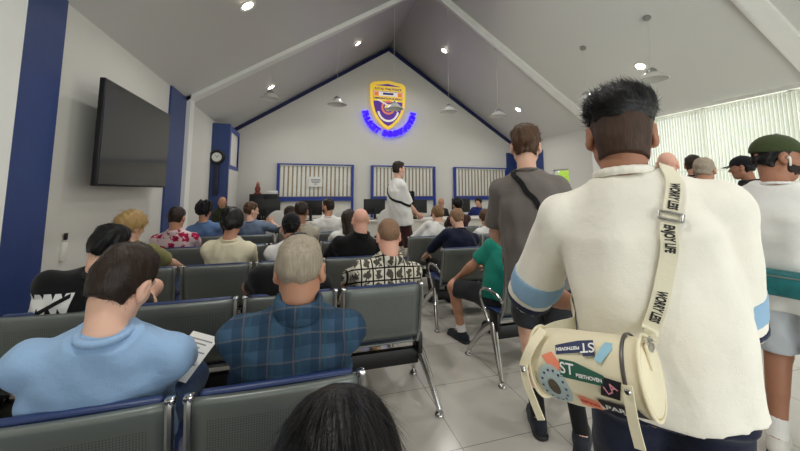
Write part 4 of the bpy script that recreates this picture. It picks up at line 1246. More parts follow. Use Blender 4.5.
# ------------------------------------------------------------------ mid and far figures
person('hidden', 'person in black T-shirt sitting hidden behind the grey-haired man in plaid', (-0.01, 2.34, 1.02), (-0.15, 2.55), pitch=22, neckpitch=40, nl=0.11, skin=SK['tan'], build=1.2, top=tee('black', infl=0.02), bottom=trs('denim'), shoes=DK, seed=9,
       hands={-1: (-0.20, 0.28, 0.68)}, elbows={-1: (-1, -0.4, -0.3)}, hair=[short('black', 0.016, 0.009)])
person('blonde', 'person with wavy blonde hair in olive green top near the left wall', (-1.35, 3.37, 1.125), (-1.26, 3.56), pitch=14, yaw=-35, roll=6, skin=SK['fair'], build=0.92, top=tee('olive', infl=0.018), bottom=trs('denim'), shoes=WH, seed=10, hands={1: (0.16, 0.28, 0.68)},
       hair=[dict(kind='short', mat=HR['blonde'], top=0.024, side=0.022, drop=0.07, amp=0.004, face_cut=True, extra=[((0, -0.075, 0.0), (0, -0.085, -0.09), 0.055, 0.045)], strands=ST(1600, 0.06, comb_down, w=0.003, lift=0.12, curl=0.25))])
person('updo', 'person with pinned-up black hair in cream blouse on the bench behind the plaid man', (-0.595, 3.40, 1.13), (-0.63, 3.56), pitch=20, neckpitch=28, skin=SK['tan'], build=0.98, top=lng('cream', infl=0.022, fold=0.005, sleeve_r=0.066, name='blouse', sleeve=0.5), bottom=trs('black'), shoes=DK, seed=11,
       elbows={1: (1, -0.3, -0.4)}, hair=[dict(kind='short', mat=HR['black'], top=0.030, side=0.026, drop=0.045, amp=0.003, face_cut=True, extra=[((-0.01, -0.10, 0.0), (0.0, -0.11, -0.045), 0.048, 0.046), ((-0.05, -0.03, -0.04), (-0.045, -0.04, -0.10), 0.02, 0.012)])])
person('cap', 'person in backward black cap and white T-shirt just beyond the grey-haired man', (-0.08, 3.38, 1.085), (-0.085, 3.56), pitch=14, skin=SK['tan'], build=1.0, top=tee('white'), bottom=trs('denim'), shoes=WH, seed=12, hair=[short('black', 0.008, 0.010, drop=0.02), cap(FB['capblack'], back=True, low=0.012)])
person('bald', 'bald person in black shirt seated on the third bench', (0.575, 3.37, 1.13), (0.49, 3.56), pitch=4, skin=SK['pink'], build=1.22, neck_r=0.064, top=tee('black', infl=0.02, loose=1.06, collar='fold', collar_r=0.014, collar_up=0.008, sleeve=0.9, name='shirt'), bottom=trs('charcoal'), shoes=DK, seed=13,
       hands={-1: (-0.24, 0.22, 0.66)}, hair=[brows('fade')])
person('floral', 'person with cropped dark hair in white shirt covered in crimson flowers', (-1.335, 4.40, 1.115), (-1.325, 4.61), pitch=10, yaw=-10, skin=SK['tan'], build=1.08, top=tee('floral', infl=0.02, loose=1.05, collar='fold', collar_r=0.013, name='shirt'), bottom=trs('khaki'), shoes=DK, seed=14, hair=[short('dark', 0.014, 0.008)])
person('greige', 'person with cropped dark hair in grey-cream shirt under the left end of the first window', (0.01, 4.42, 1.165), (-0.02, 4.61), pitch=10, yaw=-8, skin=SK['brown'], build=1.1, top=tee('greige', infl=0.02, sleeve=0.9), bottom=trs('denim'), shoes=DK, seed=15, hair=[short('dark', 0.014, 0.009)])
person('darklong', 'person with long dark hair and white top mostly hidden by the bald man', (0.60, 4.42, 1.045), (0.50, 4.61), pitch=14, skin=SK['mid'], build=0.9, top=tee('white'), bottom=trs('denim'), shoes=WH, seed=16,
       hair=[dict(kind='short', mat=HR['dark'], top=0.024, side=0.024, drop=0.07, amp=0.003, face_cut=True, extra=[((0, -0.075, 0.0), (0, -0.09, -0.18), 0.06, 0.05), ((-0.06, -0.04, -0.03), (-0.06, -0.06, -0.16), 0.03, 0.03)])])
person('curly', 'person with bushy black hair in blue shirt by the blue wall panel', (-1.30, 5.40, 1.13), (-1.24, 5.59), pitch=12, yaw=-15, skin=SK['tan'], build=1.02, top=tee('blue'), bottom=trs('charcoal'), shoes=DK, seed=17, hair=[dict(kind='short', mat=HR['black'], top=0.045, side=0.034, drop=0.008, amp=0.009, face_cut=True)])
person('profile', 'person with brown hair in grey-blue shirt turned right with a raised hand', (-0.69, 5.40, 1.13), (-0.63, 5.59), pitch=8, yaw=-62, skin=SK['fair'], build=1.0, top=tee('slate'), bottom=trs('khaki'), shoes=WH, seed=18, hands={1: (0.20, 0.18, 0.93)}, elbows={1: (1, -0.2, -0.6)}, palm={1: (-0.3, -0.8, 0.2)}, curl=(0.3, 0.9), hair=[short('brown', 0.020, 0.012), brows('brown')])
person('behindcap', 'person with dark hair just showing above the backward black cap', (-0.15, 5.40, 1.06), (-0.10, 5.59), pitch=16, skin=SK['mid'], build=0.95, top=tee('charcoal'), bottom=trs('denim'), shoes=DK, seed=19, hair=[short('dark', 0.022, 0.016, drop=0.02)])
person('whitetee', 'person with short dark hair and white T-shirt looking left on the furthest bench', (0.41, 5.40, 1.175), (0.44, 5.59), pitch=4, yaw=48, skin=SK['tan'], build=1.15, top=tee('white', infl=0.022, loose=1.06), bottom=trs('denim'), shoes=WH, seed=20, hair=[short('dark', 0.020, 0.009, front=0.006), beard('dark'), brows('dark')])
person('navy', 'person in dark navy shirt hunched forward on the bench right of the aisle', (1.85, 3.84, 1.08), (1.77, 3.74), pitch=22, neckpitch=35, yaw=8, skin=SK['fair'], build=1.12, slouch=0.05, top=lng('navy', infl=0.022, sleeve=0.6), bottom=trs('black'), shoes=DK, seed=21, hands={-1: (-0.22, 0.36, 0.62)}, elbows={-1: (-1, -0.4, -0.3)}, hair=[short('buzz', 0.012, 0.007)])
person('whitewoman', 'person with light brown hair and white long-sleeved top beside the navy shirt', (1.97, 4.74, 1.07), (1.72, 4.71), pitch=16, yaw=12, neckpitch=26, skin=SK['fair'], build=0.92, top=lng('white', infl=0.016), bottom=trs('beige'), shoes=WH, seed=22, hair=[dict(kind='short', mat=HR['light'], top=0.020, side=0.018, drop=0.03, amp=0.003, face_cut=True, extra=[((0, -0.095, 0.01), (0, -0.11, -0.02), 0.032, 0.028)])])
person('brownhair', 'person with brown hair and white top low behind the left arm of the grey T-shirt', (2.72, 4.64, 1.01), (2.72, 4.71), pitch=18, yaw=-6, neckpitch=24, skin=SK['mid'], build=0.9, top=tee('white'), bottom=trs('denim'), shoes=WH, seed=23, hair=[dict(kind='short', mat=HR['brown'], top=0.026, side=0.024, drop=0.06, amp=0.003, face_cut=True, extra=[((0, -0.075, 0.0), (0.02, -0.085, -0.10), 0.055, 0.045)])])
person('backrow', 'person with black hair sitting on the furthest bench right of the aisle', (2.70, 5.56, 1.165), (2.735, 5.72), pitch=10, skin=SK['tan'], build=1.0, top=tee('wine'), bottom=trs('charcoal'), shoes=DK, seed=24, hair=[short('black', 0.026, 0.020, drop=0.015)])
person('teal', 'person in teal T-shirt and dark shorts sitting half hidden by the grey-shirted man', (1.84, 2.82, 1.12), (1.74, 2.72), face=4, pitch=14, neckpitch=24, skin=SK['tan'], build=1.08, top=tee('teal', infl=0.020, loose=1.05), bottom=shorts('charcoal', len=0.9, socks=FB['white'], sockh=0.07), shoes=DK, vox=0.008, seed=25,
       feet={-1: (-0.20, 0.37, 0.085), 1: (0.18, 0.42, 0.085)}, knees={-1: (-0.5, 0.8, 0.7)}, hands={-1: (-0.22, 0.36, 0.60)}, hair=[short('dark', 0.016, 0.008)])

person('standing', 'person standing in profile by the second window in white T-shirt with a black strap', (1.472, 5.10, 1.752), (1.51, 5.10), sit=False, face=-80, pitch=4, neckpitch=12, skin=SK['fair'], build=1.06, slouch=0.02, top=tee('white', infl=0.024, loose=1.10, hem=-0.10, sleeve=0.88, sleeve_r=0.075, flare=0.04), bottom=shorts('wine', len=0.95, socks=FB['white']), shoes=WH, vox=0.0075, gvox=0.010, seed=26,
       hands={-1: (-0.03, 0.26, 1.045), 1: (0.05, 0.28, 1.045)}, elbows={-1: (-0.5, -0.9, -0.5), 1: (0.5, -0.9, -0.5)}, palm={-1: (0.4, -0.5, 0.6), 1: (-0.4, -0.5, 0.6)}, curl=(0.7, 0.7), hair=[short('dark', 0.024, 0.006, front=0.008, strands=ST(900, 0.02, comb_fwd, w=0.002, lift=0.3)), brows('dark')])

# staff behind the counter
person('officer', 'bald officer in dark uniform behind the counter under the third window', (3.61, 8.42, 1.115), (3.61, 8.62, 0.47), face=180, pitch=14, skin=SK['tan'], build=1.05, top=tee('charcoal', collar='fold'), bottom=trs('charcoal'), shoes=DK, seed=27, hair=[brows('dark')])
person('clerk', 'officer with long dark hair in blue uniform behind the counter at its right end', (4.72, 8.42, 1.105), (4.74, 8.62, 0.47), face=130, pitch=12, skin=SK['mid'], build=0.92, top=lng('policeblue', collar='fold'), bottom=trs('charcoal'), shoes=DK, seed=28,
       hair=[dict(kind='short', mat=HR['black'], top=0.024, side=0.022, drop=0.06, amp=0.002, face_cut=True, extra=[((0, -0.08, 0.0), (0, -0.09, -0.17), 0.055, 0.045)])])
person('leftofficer', 'bald person bending over the counter beside the blue panel with the clock', (-1.66, 8.30, 1.17), (-1.56, 8.72, 0.47), face=195, pitch=30, neckpitch=45, skin=SK['tan'], build=1.05, top=tee('uniform', collar='fold'), bottom=trs('charcoal'), shoes=DK, seed=29, hair=[brows('dark')])
# heads showing above the shoulder of the man in cream
person('queue', 'bald person in the queue beyond the right shoulder of the cream T-shirt', (3.30, 2.33, 1.665), (3.32, 2.34), sit=False, face=-50, pitch=4, skin=SK['pink'], build=1.1, top=tee('grey'), bottom=shorts('navy'), shoes=WH, seed=30, hair=[brows('fade')])
person('queue2', 'dark-haired person in the queue standing behind the person with grey cropped hair', (4.72, 3.02, 1.74), (4.74, 3.04), sit=False, face=-60, pitch=4, skin=SK['tan'], build=1.08, top=tee('navy'), bottom=shorts('khaki'), shoes=DK, seed=31, hair=[short('dark', 0.02, 0.009)])
person('queue3', 'person with grey cropped hair in the queue in front of the window blinds', (3.74, 2.30, 1.62), (3.76, 2.31), sit=False, face=-62, pitch=4, yaw=-12, skin=SK['tan'], build=1.06, top=tee('blue'), bottom=shorts('charcoal'), shoes=WH, seed=32, hair=[short('grey', 0.012, 0.007)])
person('queue4', 'person in black cap facing left in the queue beside the green cap', (4.62, 2.48, 1.672), (4.64, 2.50), sit=False, face=20, pitch=6, skin=SK['brown'], build=1.06, top=tee('black'), bottom=shorts('denim'), shoes=DK, seed=33, hair=[short('black', 0.008, 0.008), cap(FB['capblack'], low=0.026)])
# ------------------------------------------------------------------ straps, bags, prints and held things
def bvh_of(key):
    v, f, g, O = SURF[key]
    return BVHTree.FromPolygons([Vector(p) for p in v], [tuple(int(i) for i in q) for q in f])
def catmull(P, n=12):
    P = [np.array(p, float) for p in P]; P = [2*P[0]-P[1]]+P+[2*P[-1]-P[-2]]; out = []
    for i in range(1, len(P)-2):
        for k in range(n):
            t = k/n
            out.append(0.5*(2*P[i]+(P[i+1]-P[i-1])*t+(2*P[i-1]-5*P[i]+4*P[i+1]-P[i+2])*t*t+(3*P[i]-P[i-1]-3*P[i+1]+P[i+2])*t**3))
    out.append(P[-2]); return np.array(out)
class Strap:
    def __init__(self, pts, bvh, width, th=0.003, off=0.006, snap=None, dist=0.25):
        C = catmull(pts); n = len(C); N = np.zeros((n, 3)); S = np.zeros(n, bool)
        for i, p in enumerate(C):
            loc, nrm, _, d = bvh.find_nearest(Vector(p))
            N[i] = nrm
            if d < dist and (snap is None or snap(i/(n-1))): C[i] = np.array(loc)+np.array(nrm)*off
        for _ in range(4): N[1:-1] = (N[:-2]+2*N[1:-1]+N[2:])/4
        for _ in range(2): C[1:-1] = (C[:-2]+2*C[1:-1]+C[2:])/4
        for i in range(n):                      # keep the smoothed ribbon outside the cloth
            loc, nrm, _, d = bvh.find_nearest(Vector(C[i]))
            if d < 0.05 and (snap is None or snap(i/(n-1))):
                dd = (C[i]-np.array(loc))@np.array(nrm)
                if dd < off: C[i] = C[i]+np.array(nrm)*(off-dd)
        T = np.gradient(C, axis=0); T /= np.linalg.norm(T, axis=1)[:, None]
        N = N-T*(N*T).sum(1)[:, None]; N /= np.linalg.norm(N, axis=1)[:, None]
        self.C, self.N, self.T, self.B, self.w, self.th = C, N, T, np.cross(T, N), width, th
        self.s = np.concatenate([[0], np.cumsum(np.linalg.norm(np.diff(C, axis=0), axis=1))])
    def geo(self):
        V = []; F = []; h = self.w/2
        for c, nn, b in zip(self.C, self.N, self.B): V += [c-b*h, c+b*h, c+b*h+nn*self.th, c-b*h+nn*self.th]
        for i in range(len(self.C)-1):
            a = 4*i; e = a+4
            for k in range(4): F.append((a+k, a+(k+1) % 4, e+(k+1) % 4, e+k))
        F += [(3, 2, 1, 0)]; q = 4*(len(self.C)-1); F += [(q, q+1, q+2, q+3)]
        return V, F
    def at(self, s, y=0.0, up=0.0):
        f = lambda A: np.array([np.interp(s, self.s, A[:, k]) for k in range(3)])
        return f(self.C)+f(self.B)*y+f(self.N)*(self.th+up)
def rel(V, O): return np.array(V)-np.array(O)
def strap_part(name, st, mat, root, O):
    V, F = st.geo(); return link(name, mesh_np(name, rel(V, O), F, smooth=False), mat, root)
def tri_text(s, size, offset=0.0, cuts=1, shear=0.0):
    me = text_geo(s, size, 0.0, 'CENTER', offset, shear)
    bm = bmesh.new(); bm.from_mesh(me); bmesh.ops.triangulate(bm, faces=bm.faces)
    for _ in range(cuts): bmesh.ops.subdivide_edges(bm, edges=[e for e in bm.edges if e.calc_length() > size*0.12], cuts=1); bmesh.ops.triangulate(bm, faces=bm.faces)
    V = np.array([v.co[:] for v in bm.verts]); F = [[v.index for v in f.verts] for f in bm.faces]; bm.free(); return V, F
MAT['letterblack'] = plain('print_black', (24, 22, 24), 0.7); MAT['letterwhite'] = plain('print_white', (232, 232, 230), 0.7, var=0.02)
MAT['canvas'] = fabric('bag_cream_leather', (232, 222, 192), 0.55, 0.04, 120, 0.15); MAT['strapcanvas'] = fabric('strap_webbing', (228, 222, 198), 0.8, 0.05, 500, 0.3)
MAT['lining'] = plain('strap_dark_lining', (38, 34, 44), 0.6)

# white letters on the black T-shirt
def shirt_print(key, s, size, P0, shear, slash):
    v, f, g, O = SURF[key]; b = bvh_of(key); root = g.parent
    V, F = tri_text(s, size, 0.012, 2, shear); out = []
    for x, y, _ in V:
        p = Vector((P0[0]+x*1.0, P0[1]-0.4, P0[2]+y*1.2))
        loc, nrm, _, d = b.ray_cast(p, Vector((0, 1, 0)))
        if loc is None: loc, nrm, _, d = b.find_nearest(Vector((p.x, P0[1], p.z)))
        out.append(np.array(loc)+np.array(nrm)*0.003-O)
    link('shirt_lettering', mesh_np('shirt_lettering', out, F, smooth=False), MAT['letterwhite'], root)
    n = 24; V = []; F = []
    for i in range(n+1):
        t = i/n; c = np.array(slash[0])*(1-t)+np.array(slash[1])*t
        for dz in (-0.011, 0.011):
            loc, nrm, _, d = b.ray_cast(Vector((c[0], P0[1]-0.4, c[1]+dz)), Vector((0, 1, 0)))
            if loc is None: loc, nrm, _, d = b.find_nearest(Vector((c[0], P0[1], c[1]+dz)))
            V.append(np.array(loc)+np.array(nrm)*0.005-O)
        if i: F.append((2*i-2, 2*i, 2*i+1, 2*i-1))
    link('shirt_slash', mesh_np('shirt_slash', V, F, smooth=False), FB['black'], root)
shirt_print('letters', 'CWW', 0.094, (-1.245, 2.33, 0.840), -0.12, ((-1.265, 0.800), (-1.12, 0.885)))

# cream barrel bag on the back of the person in cream
BO = np.array((0.682, 0.690, 1.0)); BA = math.radians(-62)
bag = empty('barrel_bag', tuple(BO), BA); bag.rotation_euler = (0, math.radians(-11), BA)
tag(bag, 'cream barrel bag with patches slung behind the cream T-shirt on a lettered strap', 'bag')
bpy.context.view_layer.update()
BM = np.array(bag.matrix_world); BI = np.array(bag.matrix_world.inverted())
def toW(p): return BM[:3, :3]@np.array(p)+BM[:3, 3]
def toL(p): return BI[:3, :3]@np.array(p)+BI[:3, 3]
R_, L_ = 0.079, 0.235
S = SDF()
RX3 = np.array([[0, 0, 1.0], [1, 0, 0], [0, 1, 0]]).T
def barrel(P):
    q = np.abs(P[..., 0])-(L_/2-0.012); r = np.sqrt(P[..., 1]**2+(P[..., 2]*1.0)**2)-(R_-0.012-0.10*np.maximum(np.abs(P[..., 0])-0.03, 0)**2*4)
    return np.minimum(np.maximum(q, r), 0)+np.sqrt(np.maximum(q, 0)**2+np.maximum(r, 0)**2)-0.012
S.add(barrel, (-L_/2, -R_, -R_), (L_/2, R_, R_), 0.0); S.post.append(folds(0.0025, 21, (0.06, 0.16)))
v, f = S.mesh(0.005); link('bag_body', mesh_np('bag_body', v, f), MAT['canvas'], bag)
RB = lambda x: R_-0.10*max(abs(x)-0.03, 0)**2*4
RYm = Matrix.Rotation(PI/2, 3, 'Y')
for sg in (-1, 1):
    e = MB().lathe([(0.0, 0.010), (0.03, 0.010), (0.06, 0.008), (0.073, 0.004), (0.078, -0.004), (0.0, -0.004)], (sg*(L_/2), 0, 0), 32, Matrix.Rotation(sg*PI/2, 3, 'Y')).build('end_panel', MAT['canvas'], bag)
    MB().tube([(sg*(L_/2+0.001), 0.080*math.cos(a), 0.080*math.sin(a)) for a in np.linspace(0, 2*PI, 41)], 0.004, 8, cap=False).build('piping', MAT['canvas'], e)
MB().box((L_/2+0.012, -0.005, 0.045), (0.006, 0.045, 0.05), bevel=0.002).build('lug_patch', MAT['canvas'], bag)
m = MB(); m.tube([(0.088, (RB(0.088)+0.002)*-math.cos(a), (RB(0.088)+0.002)*math.sin(a)) for a in np.linspace(-0.1, 2.4, 30)], 0.0042, 8, flat=0.6); m.build('zipper', plain('zip_grey', (96, 92, 90), 0.4, 0.6), bag)
def cyl(x, a, d=0.0): r = RB(x)+d; return np.array((x, -r*math.cos(a), r*math.sin(a)))
def patch(name, poly, x0, a0, rot, mat, d=0.003, sx=1.0):
    """flat polygon (metres) wrapped on the barrel"""
    pts = np.array(poly, float); c, s = math.cos(rot), math.sin(rot)
    bm = bmesh.new(); vs = [bm.verts.new((x, y, 0)) for x, y in pts]; bm.faces.new(vs)
    bmesh.ops.triangulate(bm, faces=bm.faces)
    for _ in range(3): bmesh.ops.subdivide_edges(bm, edges=[e for e in bm.edges if e.calc_length() > 0.008], cuts=1); bmesh.ops.triangulate(bm, faces=bm.faces)
    for v in bm.verts:
        x, y = v.co.x*c-v.co.y*s, v.co.x*s+v.co.y*c
        v.co = cyl(x0+x, a0+y/R_, d)
    me = bpy.data.meshes.new(name); bm.to_mesh(me); bm.free(); return link(name, me, mat, bag)
def patch_text(s, size, x0, a0, rot, mat, parent, dx=0, dy=0):
    V, F = tri_text(s, size, 0.0004, 0); c, sn = math.cos(rot), math.sin(rot); out = []
    for x, y, _ in V:
        x, y = x+dx, y+dy
        out.append(cyl(x0+x*c-y*sn, a0+(x*sn+y*c)/R_, 0.0045))
    return link('patch_lettering', mesh_np('patch_lettering', out, F, smooth=False), mat, parent)
def rc(w, h, sk=0.0): return [(-w/2-sk, -h/2), (w/2-sk, -h/2), (w/2+sk, h/2), (-w/2+sk, h/2)]
PN, PG, PK, PO = plain('patch_navy', (46, 54, 92), 0.7), plain('patch_green', (40, 92, 74), 0.7), plain('patch_black', (28, 26, 34), 0.7), plain('patch_coral', (238, 140, 108), 0.7)
p = patch('navy_patch', [(-0.042, -0.010), (0.018, -0.010), (0.018, -0.018), (0.044, -0.018), (0.044, 0.018), (0.012, 0.018), (0.012, 0.010), (-0.042, 0.010)], -0.010, 0.78, 0.18, PN)
patch_text('ST', 0.030, -0.010, 0.78, 0.18+PI, MAT['letterwhite'], p, -0.030, 0); patch_text('BEETHOVEN', 0.0095, -0.010, 0.78, 0.18+PI, MAT['letterwhite'], p, 0.013, 0)
p = patch('green_patch', [(-0.044, -0.017), (0.046, -0.017), (0.050, 0.003), (-0.010, 0.003), (-0.010, 0.018), (-0.044, 0.018)], 0.000, 0.20, -0.05, PG)
patch_text('ST', 0.030, 0.0, 0.20, -0.05, MAT['letterwhite'], p, -0.027, 0.001); patch_text('BEETHOVEN', 0.0095, 0.0, 0.20, -0.05, MAT['letterwhite'], p, 0.019, -0.007)
p = patch('black_square_patch', rc(0.036, 0.038, 0.003), 0.058, -0.08, -0.15, PK); patch_text('LA', 0.022, 0.058, -0.08, 0.5, plain('print_pink', (226, 150, 170), 0.7), p)
p = patch('black_long_patch', rc(0.076, 0.034, -0.008), 0.065, -0.72, -0.15, PK); patch_text('PARIS', 0.021, 0.065, -0.72, -0.15, MAT['letterwhite'], p, -0.006)
patch('pale_blue_patch', [(-0.010, -0.024), (0.004, -0.026), (0.016, 0.012), (0.010, 0.026), (-0.004, 0.022)], 0.052, 0.80, -0.35, plain('patch_pale_blue', (150, 196, 216), 0.7))
p = patch('coral_patch', rc(0.040, 0.026, 0.004), -0.060, 0.36, -0.85, PO)
p = patch('coral_tag', rc(0.042, 0.032, -0.004), 0.002, -0.72, -0.25, PO); patch_text('ORION', 0.011, 0.002, -0.72, -0.25, plain('print_red', (180, 40, 40), 0.7), p, 0, 0.006)
def circ(rx, ry, n=28): return [(rx*math.cos(2*PI*k/n), ry*math.sin(2*PI*k/n)) for k in range(n)]
p = patch('round_patch', circ(0.036, 0.048), -0.066, -0.32, 0.15, plain('patch_grey_blue', (176, 192, 192), 0.7))
for k in range(14):
    a = 2*PI*k/14; q = patch('ring_mark', circ(0.0028, 0.0028, 8), -0.066+0.027*math.cos(a), -0.32+0.036*math.sin(a)/R_, 0, PN, 0.0045); q.parent = p
q = patch('round_centre', circ(0.013, 0.018), -0.066, -0.32, 0.15, plain('patch_brown', (92, 80, 66), 0.7), 0.0045); q.parent = p
def tab(pts, w, name, stud):
    V, F = [], []
    C = catmull(pts, 8); T = np.gradient(C, axis=0)
    for i, c in enumerate(C):
        t = T[i]/np.linalg.norm(T[i]); b = np.cross(t, np.array((0, -1.0, 0.25))); b /= np.linalg.norm(b); nn = np.cross(b, t)
        V += [c-b*w/2, c+b*w/2, c+b*w/2+nn*0.004, c-b*w/2+nn*0.004]
        if i:
            a = 4*(i-1); e = 4*i
            for k in range(4): F.append((a+k, a+(k+1) % 4, e+(k+1) % 4, e+k))
    F += [(3, 2, 1, 0), (4*len(C)-4, 4*len(C)-3, 4*len(C)-2, 4*len(C)-1)]
    me = mesh_np(name, V, F, smooth=False); o = link(name, me, [MAT['canvas'], MAT['lining']], bag)
    MB().lathe([(0.0, 0.004), (0.004, 0.0035), (0.006, 0.0), (0.0, 0.0)], tuple(stud), 14, Matrix.Rotation(PI/2, 3, 'X')).build('stud', MAT['chrome'], o)
    return o
tab([(-0.085, -0.035, 0.085), (-0.105, -0.075, 0.055), (-0.128, -0.088, 0.015), (-0.134, -0.075, -0.005)], 0.020, 'leather_tab', (-0.128, -0.098, 0.012))
tab([(-0.128, -0.092, 0.018), (-0.126, -0.094, -0.02), (-0.120, -0.090, -0.06), (-0.112, -0.086, -0.10)], 0.018, 'leather_tab', (-0.127, -0.100, 0.008))
tab([(0.096, -0.094, 0.012), (0.095, -0.100, -0.02), (0.092, -0.098, -0.055), (0.090, -0.092, -0.10)], 0.019, 'leather_tab', (0.097, -0.105, 0.004))
bb = bvh_of('big'); bO = SURF['big'][3]
bF = np.array((math.sin(math.radians(48)), math.cos(math.radians(48)), 0)); bR = np.array((bF[1], -bF[0], 0))
def bl_(l, f, z): return bO+bR*l+bF*f+np.array((0, 0, z))
pts = [toW((-L_/2-0.012, 0, 0.05)), bl_(-0.23, -0.06, 1.03), bl_(-0.22, 0.06, 1.08), bl_(-0.12, 0.16, 1.18), bl_(0.0, 0.16, 1.32), bl_(0.06, 0.10, 1.43), (0.985, 0.70, 1.50), (0.932, 0.639, 1.454), (0.897, 0.636, 1.36), (0.887, 0.651, 1.271), (0.864, 0.665, 1.147), (0.821, 0.654, 1.072), toW((L_/2+0.018, -0.005, 0.072))]
st = Strap(pts, bb, 0.036, 0.0035, 0.006, snap=lambda t: 0.06 < t < 0.90, dist=0.2)
V, F = st.geo(); V = np.array([toL(p) for p in V]); strap_o = link('strap', mesh_np('strap', V, F, smooth=False), MAT['strapcanvas'], bag)
# lettering runs down the strap from the shoulder
s_top = st.s[np.argmin(np.linalg.norm(st.C-np.array((0.930, 0.640, 1.448)), axis=1))]
def strap_text(s, start, size):
    V, F = tri_text(s, size, 0.0012, 0); x0 = V[:, 0].min(); out = []
    for x, y, _ in V: out.append(toL(st.at(start+(x-x0)*0.48, -y*SGN, 0.0012)))
    link('strap_lettering', mesh_np('strap_lettering', out, F, smooth=False), MAT['letterblack'], strap_o); return V[:, 0].max()-x0
# which side of the ribbon faces right as seen from behind
SGN = 1.0 if st.B[np.argmin(np.abs(st.s-s_top))]@bR < 0 else -1.0
strap_text('WORRY LESS', s_top+0.002, 0.028); strap_text('ENJOY LIFE', s_top+0.124, 0.028); strap_text('WORRY LESS', s_top+0.285, 0.028)
c = st.at(s_top+0.102); i = np.argmin(np.abs(st.s-(s_top+0.102))); B_, T_, N_ = st.B[i], st.T[i], st.N[i]
loop = [toL(c+B_*x+T_*y+N_*0.004) for x, y in ((-0.024, -0.010), (0.024, -0.010), (0.024, 0.010), (-0.024, 0.010), (-0.024, -0.010))]
m = MB()
for a, b in zip(loop[:-1], loop[1:]): m.tube([a, b], 0.0032, 8)
m.build('buckle', MAT['chrome'], bag)
MB().tube([toL(toW((L_/2+0.018, -0.005, 0.066))+np.array(toW((0, 0.013*math.cos(a), 0.013*math.sin(a)))-toW((0, 0, 0)))) for a in np.linspace(0, 2*PI, 25)], 0.003, 8, cap=False).build('ring', MAT['chrome'], bag)

# dark strap and pouch of the person in grey
def sling(key, name, label, face, lpts, width, mat, pouch, psize, pmat, strapmat=None):
    g = SURF[key]; O = g[3]; b = bvh_of(key); fa = math.radians(face)
    Fv = np.array([-math.sin(fa), math.cos(fa), 0]); Rt = np.array([math.cos(fa), math.sin(fa), 0])
    W = lambda p: O+Rt*p[0]+Fv*p[1]+np.array((0, 0, p[2]))
    P = W(pouch); r = empty(name, tuple(P)); tag(r, label, 'bag')
    st = Strap([W(p) for p in lpts], b, width, 0.004, 0.006)
    strap_part('strap', st, strapmat or mat, r, P)
    q = MB().box((0, 0, 0), psize, bevel=0.02, seg=3).build('pouch', pmat, r); q.rotation_euler = (0, 0, fa)
    z = MB().box((0, 0, psize[2]*0.28), (psize[0]*0.8, psize[1]+0.006, 0.008), bevel=0.002).build('zipper', MAT['alu'], q)
    return r
MAT['strapblack'] = fabric('strap_black', (30, 30, 32)); MAT['tealbag'] = plain('bag_teal_print', (28, 118, 122), 0.5, var=0.35, vs=22)
sling('grey', 'sling_bag', 'dark sling strap running across the back of the grey T-shirt', -36, [(0.16, 0.16, 1.10), (0.08, 0.16, 1.25), (-0.05, 0.13, 1.42), (-0.105, 0.02, 1.53), (-0.07, -0.10, 1.47), (0.0, -0.14, 1.36), (0.09, -0.14, 1.22), (0.18, -0.08, 1.10), (0.21, 0.02, 1.05), (0.16, 0.16, 1.10)], 0.030, MAT['strapblack'], (0.12, 0.19, 1.08), (0.18, 0.06, 0.14), MAT['strapblack'])
sling('standing', 'chest_bag', 'black chest bag strapped over the white T-shirt of the standing person in profile', -80, [(0.02, 0.15, 1.32), (-0.08, 0.10, 1.45), (-0.11, -0.02, 1.50), (-0.04, -0.12, 1.40), (0.08, -0.13, 1.30), (0.19, -0.04, 1.22), (0.20, 0.05, 1.20), (0.12, 0.14, 1.24), (0.02, 0.15, 1.32)], 0.036, MAT['strapblack'], (0.03, 0.165, 1.32), (0.13, 0.06, 0.20), MAT['strapblack'])
sling('tank', 'waist_bag', 'teal patterned waist bag worn low on the white sleeveless top', -78, [(-0.12, -0.14, 0.99), (0.05, -0.15, 0.96), (0.19, -0.05, 0.94), (0.20, 0.06, 0.95), (0.0, 0.16, 1.0), (-0.18, 0.08, 1.02), (-0.20, -0.04, 1.01), (-0.12, -0.14, 0.99)], 0.05, MAT['tealbag'], (0.02, -0.195, 0.95), (0.30, 0.07, 0.13), MAT['tealbag'])

# paper read by the person in the light blue sweater
ps = empty('paper_sheet', (-0.475, 1.86, 0.66)); ps.rotation_euler = (math.radians(35), math.radians(8), math.radians(-28)); tag(ps, 'white printed sheet held between the blue sweater and the plaid shirt', 'paper')
MB().box((0, 0, 0), (0.15, 0.21, 0.0012)).build('sheet', MAT['paper'], ps)
m = MB()
for k in range(9): m.bx(-0.06, 0.06-0.02*(k % 3), 0.075-k*0.018-0.003, 0.075-k*0.018+0.003, 0.0007, 0.0011)
m.build('printed_lines', plain('grey_ink', (150, 150, 155), 0.8), ps)
ph = empty('smartphone', (1.742, 5.13, 1.06)); ph.rotation_euler = (math.radians(-20), math.radians(-35), 0); tag(ph, 'pale smartphone held in the hands of the standing person in profile', 'smartphone')
MB().box((0, 0, 0), (0.012, 0.075, 0.15), bevel=0.004).build('phone_body', MAT['panelwhite'], ph)
MB().box((-0.0066, 0, 0), (0.001, 0.068, 0.142)).build('phone_screen', MAT['screen'], ph)
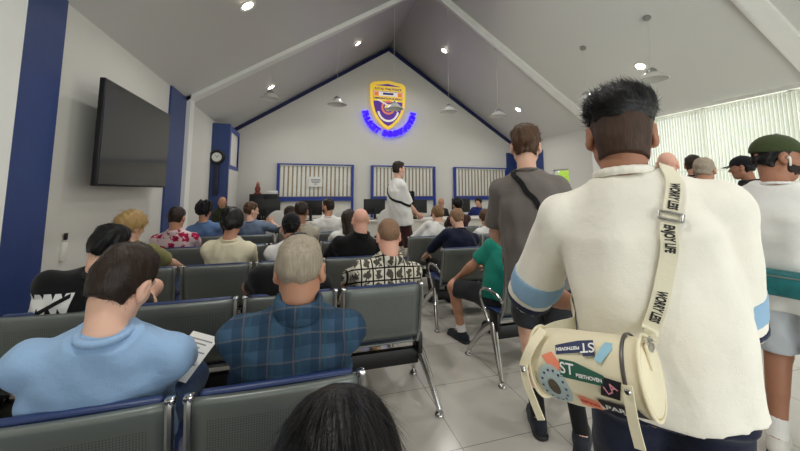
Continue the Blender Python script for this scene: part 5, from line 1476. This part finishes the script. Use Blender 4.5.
# ------------------------------------------------------------------ daylight, lamps, camera
w = bpy.data.worlds.new('World'); scene.world = w; w.use_nodes = True
bg = w.node_tree.nodes['Background']; bg.inputs[0].default_value = (0.95, 1.0, 0.95, 1); bg.inputs[1].default_value = 1.7
def area(name, loc, rot, sx, sy, power, color=(1, 1, 1)):
    l = bpy.data.lights.new(name, 'AREA'); l.shape = 'RECTANGLE'; l.size = sx; l.size_y = sy; l.energy = power; l.color = color
    o = bpy.data.objects.new(name, l); COL.objects.link(o); o.location = loc; o.rotation_euler = rot; return o
area('daylight_right', (XR+0.9, 2.0, 2.2), (0, math.radians(90), 0), 2.6, 7.4, 190, (0.96, 1.0, 0.97))
area('daylight_back', (2.5, YB-0.5, 1.5), (math.radians(90), 0, 0), 6.0, 2.5, 110, (0.97, 0.99, 1.0))
def spot(x, y, power):
    l = bpy.data.lights.new('lamp', 'AREA'); l.shape = 'DISK'; l.size = 0.14; l.energy = power; l.color = (1.0, 0.97, 0.93); l.spread = math.radians(150)
    o = bpy.data.objects.new('lamp', l); COL.objects.link(o); o.location = (x, y, slope(x)-0.05); o.rotation_euler = (0, tilt_for(x)*0.5, 0)
for x, y, _ in DL: spot(x, y, 22)
for x, y in ((1.29, 4.62), (3.72, 4.62), (-0.75, 0.95), (1.29, 0.95), (3.72, 0.95), (6.05, 0.95)): spot(x, y, 22)

cam = bpy.data.cameras.new('camera'); co = bpy.data.objects.new('camera', cam); COL.objects.link(co)
co.location = (0, 0, 1.42); co.rotation_euler = (math.radians(90+5.76), 0, math.radians(-16.29))
cam.sensor_width = 36; cam.lens = 36*337/800; cam.shift_y = -68.5/800; cam.clip_start = 0.02
scene.camera = co
scene.view_settings.view_transform = 'Standard'; scene.view_settings.look = 'None'; scene.view_settings.gamma = 1.0
scene.view_settings.exposure = -0.22; scene.view_settings.use_curve_mapping = False
scene.render.film_transparent = False
cy = scene.cycles; cy.use_denoising = True
try: cy.denoiser = 'OPENIMAGEDENOISE'
except Exception: pass
cy.max_bounces = 8; cy.diffuse_bounces = 5; cy.glossy_bounces = 4; cy.transmission_bounces = 6; cy.transparent_max_bounces = 8
cy.sample_clamp_indirect = 6.0; cy.caustics_reflective = False; cy.caustics_refractive = False
